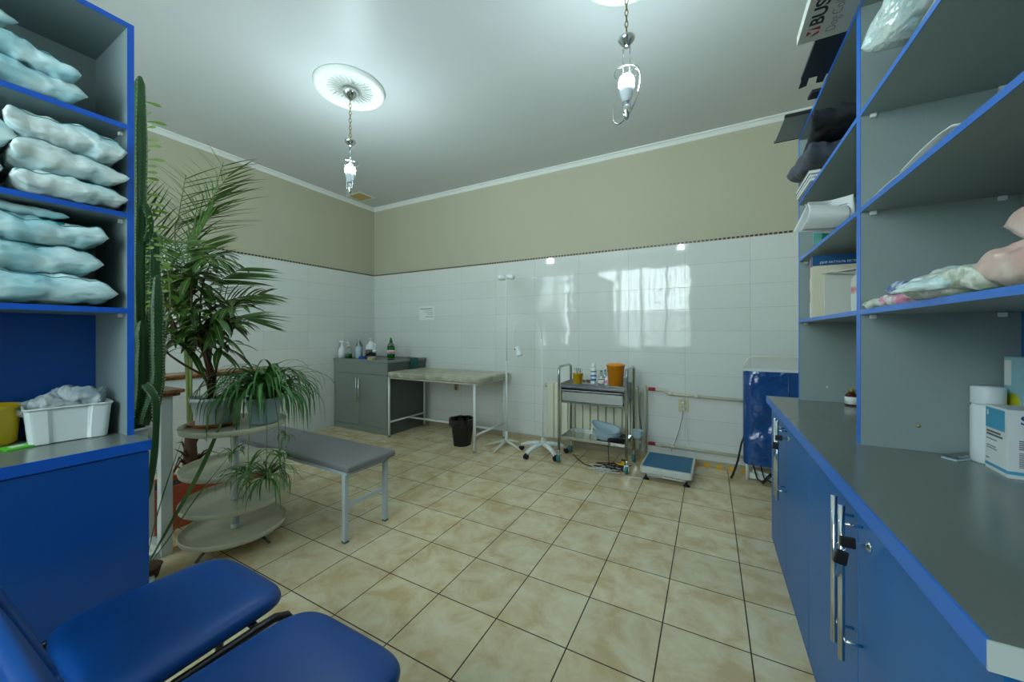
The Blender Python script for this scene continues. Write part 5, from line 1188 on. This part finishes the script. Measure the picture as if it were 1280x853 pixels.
MB().prism([(0.343, 1.975), (0.345, 1.738), (0.60, 1.738), (0.60, 1.975)], 0, 0.012).prism([(0.347, 2.045), (0.347, 1.975), (0.372, 1.975), (0.374, 2.035)], 0.002, 0.008).prism([(0.405, 2.03), (0.400, 1.975), (0.43, 1.975), (0.43, 2.035)], 0.002, 0.008).build('cover', M['navy'], t, bevel=0.001)
t = thing('grey_folder', 'grey plastic folder overhanging the far end of the right-hand shelf top', 'folder', (0, 0, TOPZ))
MB().prism([(0.324, 2.55), (0.333, 2.285), (0.62, 2.285), (0.62, 2.55)], 0, 0.010).build('cover', M['grey_cab'], t, bevel=0.001)
MB().prism([(0.322, 2.56), (0.322, 2.55), (0.62, 2.55), (0.62, 2.56)], -0.0, 0.012).prism([(0.331, 2.285), (0.335, 2.272), (0.62, 2.272), (0.62, 2.285)], 0.0, 0.012).build('spine', M['black'], t)
tag(MB().prism([(0.40, 2.16), (0.405, 2.10), (0.55, 2.10), (0.55, 2.16)], 0, 0.015).build('wallet', M['black_fabric'], None, bevel=0.002, loc=(0, 0, TOPZ)), 'small black case on the shelf top between the black and the grey folders', 'case')
# L2: bags and booklets on the shelf at 1.912
bag('cloth_bag', 'dark grey folded bag hanging over the front of the upper far right-hand shelf', 'bag', (0.50, 2.30, 1.965), 0.26, 0.34, 0.10, mat('dark_grey_polyester', (70, 76, 88), 0.6, bump=0.4, bscale=20), 60, 0.1, (0.0, 0.12), crumple=1.3)['category'] = 'cloth bag'
bag('black_pouch', 'black pouch lying on top of the dark grey folded bag', 'pouch', (0.52, 2.18, 2.075), 0.24, 0.40, 0.075, M['black_fabric'], 61, -0.1, (0, 0.04), crumple=1.6)
for i, (dx, m_, lb) in enumerate(((0.0, 'paper', 'white booklet lowest under the dark grey bag'), (0.014, 'blue_print', 'dark blue booklet under the dark grey bag, above the white one'), (0.028, 'cream_paper', 'cream booklet directly beneath the dark grey bag'))):
    t = thing('booklet', lb, 'booklet', (0.53 - dx * 0.3, 2.36 - dx, 1.9125 + i * 0.0125), group='booklets under the grey bag')
    MB().box((-0.11, -0.15, 0), (0.11, 0.15, 0.0115)).build('pages', M['paper'], t); MB().box((-0.113, -0.152, 0.0115), (0.113, 0.152, 0.0122)).build('cover', M[m_], t)
# L3: curled papers and cards, shelf at 1.597
t = thing('curled_paper', 'large curled sheet of paper drooping over the middle far right-hand shelf', 'paper', (0, 0, 0))
def sheetf(u, v):
    # u across (x), v from bottom to the curled top
    x = 0.375 + 0.16 * u + 0.0 * v; y = 2.02 + 0.03 * v + 0.02 * sin(u * 3); z = 1.605 + 0.15 * v + 0.02 * u
    cur = max(0, 0.55 - u) ; x -= 0.0; y -= 0.10 * cur * (1 - v * 0.3); x -= 0.09 * cur * (1 - v) * 1.2; z += 0.03 * cur * (1 - v)
    return (x, y, z)
MB().sheet(sheetf, 24, 20).build('sheet', M['paper'], t, solid=0.001)
def sheetg(u, v):
    x = 0.345 + 0.14 * u; y = 2.0 - 0.05 * sin(v * pi) - 0.03 * (1 - u); z = 1.625 + 0.11 * v * (1 - 0.2 * u) 
    return (x + 0.02 * sin(v * pi * 0.5), y, z)
MB().sheet(sheetg, 20, 20).build('rolled_edge', M['paper'], t, solid=0.001)
mb = MB()
for k in range(2): mb.tube([(0.415 + 0.09 * q / 6, 2.012 + 0.0 * q, 1.715 - 0.012 * k + 0.012 * q / 6) for q in range(7)], 0.0012, 4)
mb.build('printed_lines', M['ink'], t)
for i, (x, y, w_, h_, m_, lb) in enumerate(((0.47, 2.16, 0.10, 0.13, 'mint_card', 'mint green folder standing behind the curled paper'), (0.50, 2.13, 0.11, 0.115, 'teal_card', 'teal folder standing just behind the curled paper, in front of the mint one'))):
    t = thing('folder', lb, 'folder', (x, y, 1.5975), 0.1)
    MB().box((-w_ / 2, -0.003, 0), (w_ / 2 + 0.1, 0.003, h_)).build('cover', M[m_], t, bevel=0.001); MB().box((-w_ / 2 + 0.004, 0.003, 0.003), (w_ / 2 + 0.09, 0.012, h_ - 0.004)).build('pages', M['paper'], t)
t = thing('paper_roll', 'white rolled papers at the right end of the middle far right-hand shelf', 'paper roll', (0.52, 1.78, 1.5975))
for k in range(3): MB().tube([(-0.03 + 0.03 * k, 0, 0.0), (-0.03 + 0.03 * k, 0.01, 0.11 - 0.01 * k)], 0.014, 14).build('roll', M['paper'], t)
# L4: books, shelf at 1.262
SH = 1.2622
def book(x0, x1, y, th, h, mcov, lb, top=None, name='book', lean=0.0):
    t = thing(name, lb, 'book', (x0, y, SH), group='books on the lowest far right-hand shelf')
    MB().box((0.002, 0.0015, 0.002), (x1 - x0 - 0.002, th - 0.0015, h - 0.003)).build('pages', M['cream_paper'], t)
    c = MB().box((0, 0, 0), (x1 - x0, 0.0015, h)).box((0, th - 0.0015, 0), (x1 - x0, th, h)).box((-0.0015, 0, 0), (0.0, th, h)).build('cover', mcov, t)
    return t, c
b1, c = book(0.448, 0.63, 2.345, 0.012, 0.292, M['paper'], 'thin white book with red spine print, at the far left of the shelf of books')
MB().box((-0.0022, 0.002, 0.08), (-0.0016, 0.010, 0.13)).box((-0.0022, 0.002, 0.20), (-0.0016, 0.010, 0.285)).build('spine_print', mat('faded_red_print', (190, 90, 84), 0.6), c)
b2, c = book(0.448, 0.63, 2.315, 0.022, 0.280, M['paper'], 'plain white book standing between the red-print spine and the tall cream book')
b3, c = book(0.442, 0.66, 2.255, 0.048, 0.297, M['cream_paper'], 'tall cream book with a dark blue title band, largest on the shelf of books')
MB().box((-0.0026, -0.0012, 0.248), (0.218, -0.0001, 0.2975)).box((-0.0032, -0.0012, 0.248), (-0.0018, 0.049, 0.2975)).build('title_band', M['blue_print'], c)
lettering('lettering', 'ДИР АКТУАЛЬ ВЕТЕРИНАРНЫ', 0.0135, M['paper'], c, (0.022, -0.0016, 0.258), (pi / 2, 0, 0), 0.0002)
t = thing('brochure', 'grey-cream brochure leaning in front of the tall cream book', 'brochure', (0.462, 2.16, SH), group='books on the lowest far right-hand shelf')
MB().box((0, -0.004, 0), (0.105, 0.004, 0.190), Matrix.Rotation(-0.05, 4, 'X')).build('cover', M['card'], t, bevel=0.001)
t = thing('flower_card', 'white card with a pink flower print, right of the grey-cream brochure', 'card', (0.52, 2.02, SH))
poly = [(0, 0)] + [(0.0 + 0.0, 0.10)] + [(0.065 - 0.065 * cos(pi * k / 10), 0.135 + 0.055 * sin(pi * k / 10)) for k in range(11)] + [(0.13, 0)]
MB().prism(poly, -0.0015, 0.0015, Matrix.Rotation(pi / 2 - 0.05, 4, 'X')).build('card', M['drawing'], t)
t = thing('leaflet_stack', 'loose pale leaflets lying across the tops of the brochure and the flower card', 'leaflet', (0.50, 2.15, SH + 0.195))
MB().box((-0.03, -0.02, 0), (0.14, 0.06, 0.003), Matrix.Rotation(0.15, 4, 'Y') @ Matrix.Rotation(0.2, 4, 'Z')).box((0.0, -0.01, 0.004), (0.15, 0.05, 0.007), Matrix.Rotation(-0.12, 4, 'Y')).build('leaflets', M['paper'], t)
tag(MB().prism([(0.0, 0.0), (0.05, 0.0), (0.075, 0.17), (0.02, 0.19)], -0.003, 0.003, Matrix.Rotation(pi / 2, 4, 'X')).build('black_card', M['navy'], None, loc=(0.495, 2.22, SH)), 'dark navy card showing between the brochure and the flower card', 'card')
# amber bottle on worktop
bottle('medicine_bottle', 'small brown glass bottle with a gold cap, on the worktop at the far shelf', 'bottle', (0.632, 2.455, CT), [(0.022, 0), (0.026, 0.003), (0.026, 0.048), (0.018, 0.060), (0.011, 0.065), (0.011, 0.073)], M['amber'], [('label_band', MB().lathe([(0.0264, 0.008), (0.0264, 0.045)]), M['paper']), ('cap', MB().lathe([(0.0125, 0.068), (0.0125, 0.082), (0, 0.083)]), M['gold'])])

# near unit: shelf 1.912
bag('plastic_bag', 'teal-printed white plastic bag on the top shelf of the near right-hand unit', 'bag', (0.545, 1.16, 1.936), 0.30, 0.46, 0.13, M['bag_r'], 70, 0.08, (0.0, -0.12), line=[-0.55])
bag('tissue_pack', 'pink tissue pack with a green print behind the teal-printed plastic bag', 'pack', (0.56, 1.37, 1.99), 0.10, 0.10, 0.05, mat('pink_film', (222, 150, 140), 0.35, bump=0.4), 71, 0.2, (0.6, 0))
t = thing('paper_slip', 'cream paper slip under the teal-printed bag at the shelf edge', 'paper', (0.45, 1.235, 1.9125)); MB().prism([(-0.012, -0.10), (0.05, -0.10), (0.05, 0.06), (-0.008, 0.06)], 0, 0.012).build('sheets', M['cream_paper'], t)
# shelf 1.597: papers
t = thing('paper_stack', 'wavy white papers lying along the edge of the middle near right-hand shelf', 'papers', (0, 0, 1.5975))
def pw(u, v): 
    y = 1.09 + 0.235 * u; return (0.437 + 0.2 * v, y, 0.003 + 0.022 * sin(u * pi * 0.55 + 0.2) * (1 - u) + 0.006 * (1 - v))
def pw2(u, v):
    y = 1.30 + 0.28 * u; return (0.44 + 0.2 * v, y, 0.003 + 0.012 * sin((1 - u) * pi) * (1 - u))
MB().sheet(pw, 24, 4).build('sheets', M['paper'], t, solid=0.003); MB().sheet(pw2, 24, 4).build('sheets', M['paper'], t, solid=0.002)
# shelf 1.262: packs
S3 = 1.2635
bag('tissue_pack', 'small pale crumpled pack at the far end of the lowest near right-hand shelf', 'pack', (0.500, 1.535, S3), 0.12, 0.13, 0.025, M['paleg'], 81, 0.1)
bag('tissue_pack', 'pink and white printed pack lying under the blue and white printed pack', 'pack', (0.515, 1.40, S3), 0.14, 0.24, 0.030, M['pinkwhite'], 82, 0.03)
bag('tissue_pack', 'blue and white printed pack on top of the pink and white one', 'pack', (0.52, 1.36, S3 + 0.032), 0.13, 0.24, 0.028, M['bluepack'], 83, -0.02)
bag('tissue_pack', 'pale grey printed pack lying between the blue pack and the beige packs', 'pack', (0.50, 1.13, S3), 0.16, 0.26, 0.050, M['paleg'], 84, 0.05, (0.0, 0.0))
bag('tissue_pack', 'white clear-film pack overhanging the shelf edge, in front of the beige packs', 'pack', (0.465, 1.13, S3 + 0.035), 0.12, 0.20, 0.018, M['bag_r'], 85, 0.35, (0, -0.45), crumple=0.6)
bag('tissue_pack', 'lowest beige-pink tissue pack at the right frame edge', 'pack', (0.53, 0.90, S3), 0.19, 0.27, 0.070, M['pinkpack'], 86, 0.0)
bag('tissue_pack', 'small beige-pink pack in the middle, with an orange tinge, beneath the top pack', 'pack', (0.60, 1.06, S3 + 0.052), 0.15, 0.16, 0.040, M['pinkpack'], 87, 0.2)
bag('tissue_pack', 'topmost beige-pink tissue pack with a long corner of film', 'pack', (0.575, 0.92, S3 + 0.075), 0.20, 0.26, 0.070, M['pinkpack'], 88, -0.05, (0.08, 0), line=None)

# worktop: ampoule tray, box, white bottle, tall pack
t = thing('ampoule_tray', 'clear blister tray with a white strip, lying on the worktop by the white box', 'tray', (0.650, 1.565, CT), R(-52))
MB().box((-0.017, -0.055, 0), (0.017, 0.055, 0.004)).build('base_strip', M['basin'], t, bevel=0.001)
MB().prism(rrect(-0.015, -0.052, 0.015, 0.052, 0.006), 0.004, 0.014).build('blister', M['glass'], t, bevel=0.003)
for x in (-0.007, 0.007): MB().tube([(x, -0.046, 0.0085), (x, 0.046, 0.0085)], 0.004, 10).build('ampoule', M['ink'], t)
MB().box((-0.008, 0.055, 0.001), (0.006, 0.085, 0.005)).build('tip', M['white_pl'], t)
t = thing('medicine_box', 'white and light blue medicine box marked S on the right-hand worktop', 'box', (0.660, 1.405, CT), R(-3))
MB().box((0, 0, 0), (0.085, 0.098, 0.172)).build('carton', M['paper'], t, bevel=0.001)
MB().box((-0.0006, 0.012, 0.112), (-0.0001, 0.094, 0.166)).build('blue_panel', M['cyan_print'], t)
MB().box((-0.0006, 0.0, 0.010), (-0.0001, 0.098, 0.018)).box((0, -0.0006, 0.010), (0.085, -0.0001, 0.018)).build('blue_stripe', M['cyan_print'], t)
lettering('lettering', 'S', 0.030, M['blue_print'], t, (0.020, -0.0007, 0.137), (pi / 2, 0, 0), 0.0003, 0.0006)
lettering('lettering', 'S', 0.018, M['paper'], t, (-0.0010, 0.088, 0.146), (pi / 2, 0, -pi / 2), 0.0003, 0.0004)
mb = MB()
for z, a, b, h in ((0.100, 0.03, 0.09, 0.005), (0.092, 0.022, 0.09, 0.005), (0.081, 0.045, 0.09, 0.0025), (0.063, 0.05, 0.09, 0.002), (0.057, 0.045, 0.09, 0.002), (0.028, 0.08, 0.094, 0.003)): mb.box((-0.0006, a, z), (-0.0001, b, z + h))
for k in range(5): mb.box((0.018, -0.0006, 0.094 - k * 0.005), (0.08, -0.0001, 0.0965 - k * 0.005))
for k in range(11): mb.box((0.018, -0.0006, 0.064 - k * 0.0035), (0.08, -0.0001, 0.0656 - k * 0.0035))
mb.build('printed_text', M['ink'], t)
bottle('white_jar', 'white screw-capped bottle behind the white and light blue medicine box', 'bottle', (0.692, 1.552, CT), [(0.030, 0), (0.033, 0.004), (0.033, 0.155), (0.028, 0.165)], M['white_pl'], [('cap', MB().lathe([(0.0315, 0.165), (0.0325, 0.168), (0.0325, 0.212), (0.030, 0.2155), (0, 0.216)]), M['white_pl'])])
t = thing('tall_pack', 'tall pale blue pack with a yellow disc at the right frame edge', 'pack', (0.732, 1.50, CT))
MB().box((0.0, 0, 0), (0.036, 0.075, 0.30)).build('carton', mat('pale_blue_carton', (150, 196, 206), 0.5), t, bevel=0.001)
MB().lathe([(0, 0.0008), (0.026, 0.0005), (0.026, 0)], n=32, mx=Matrix.Translation((0, 0.038, 0.175)) @ Matrix.Rotation(-pi / 2, 4, 'Y')).build('yellow_disc', mat('yellow_green_print', (196, 196, 40), 0.5), t)
MB().box((-0.0008, 0.045, 0.22), (-0.0001, 0.07, 0.29)).build('white_panel', M['paper'], t)
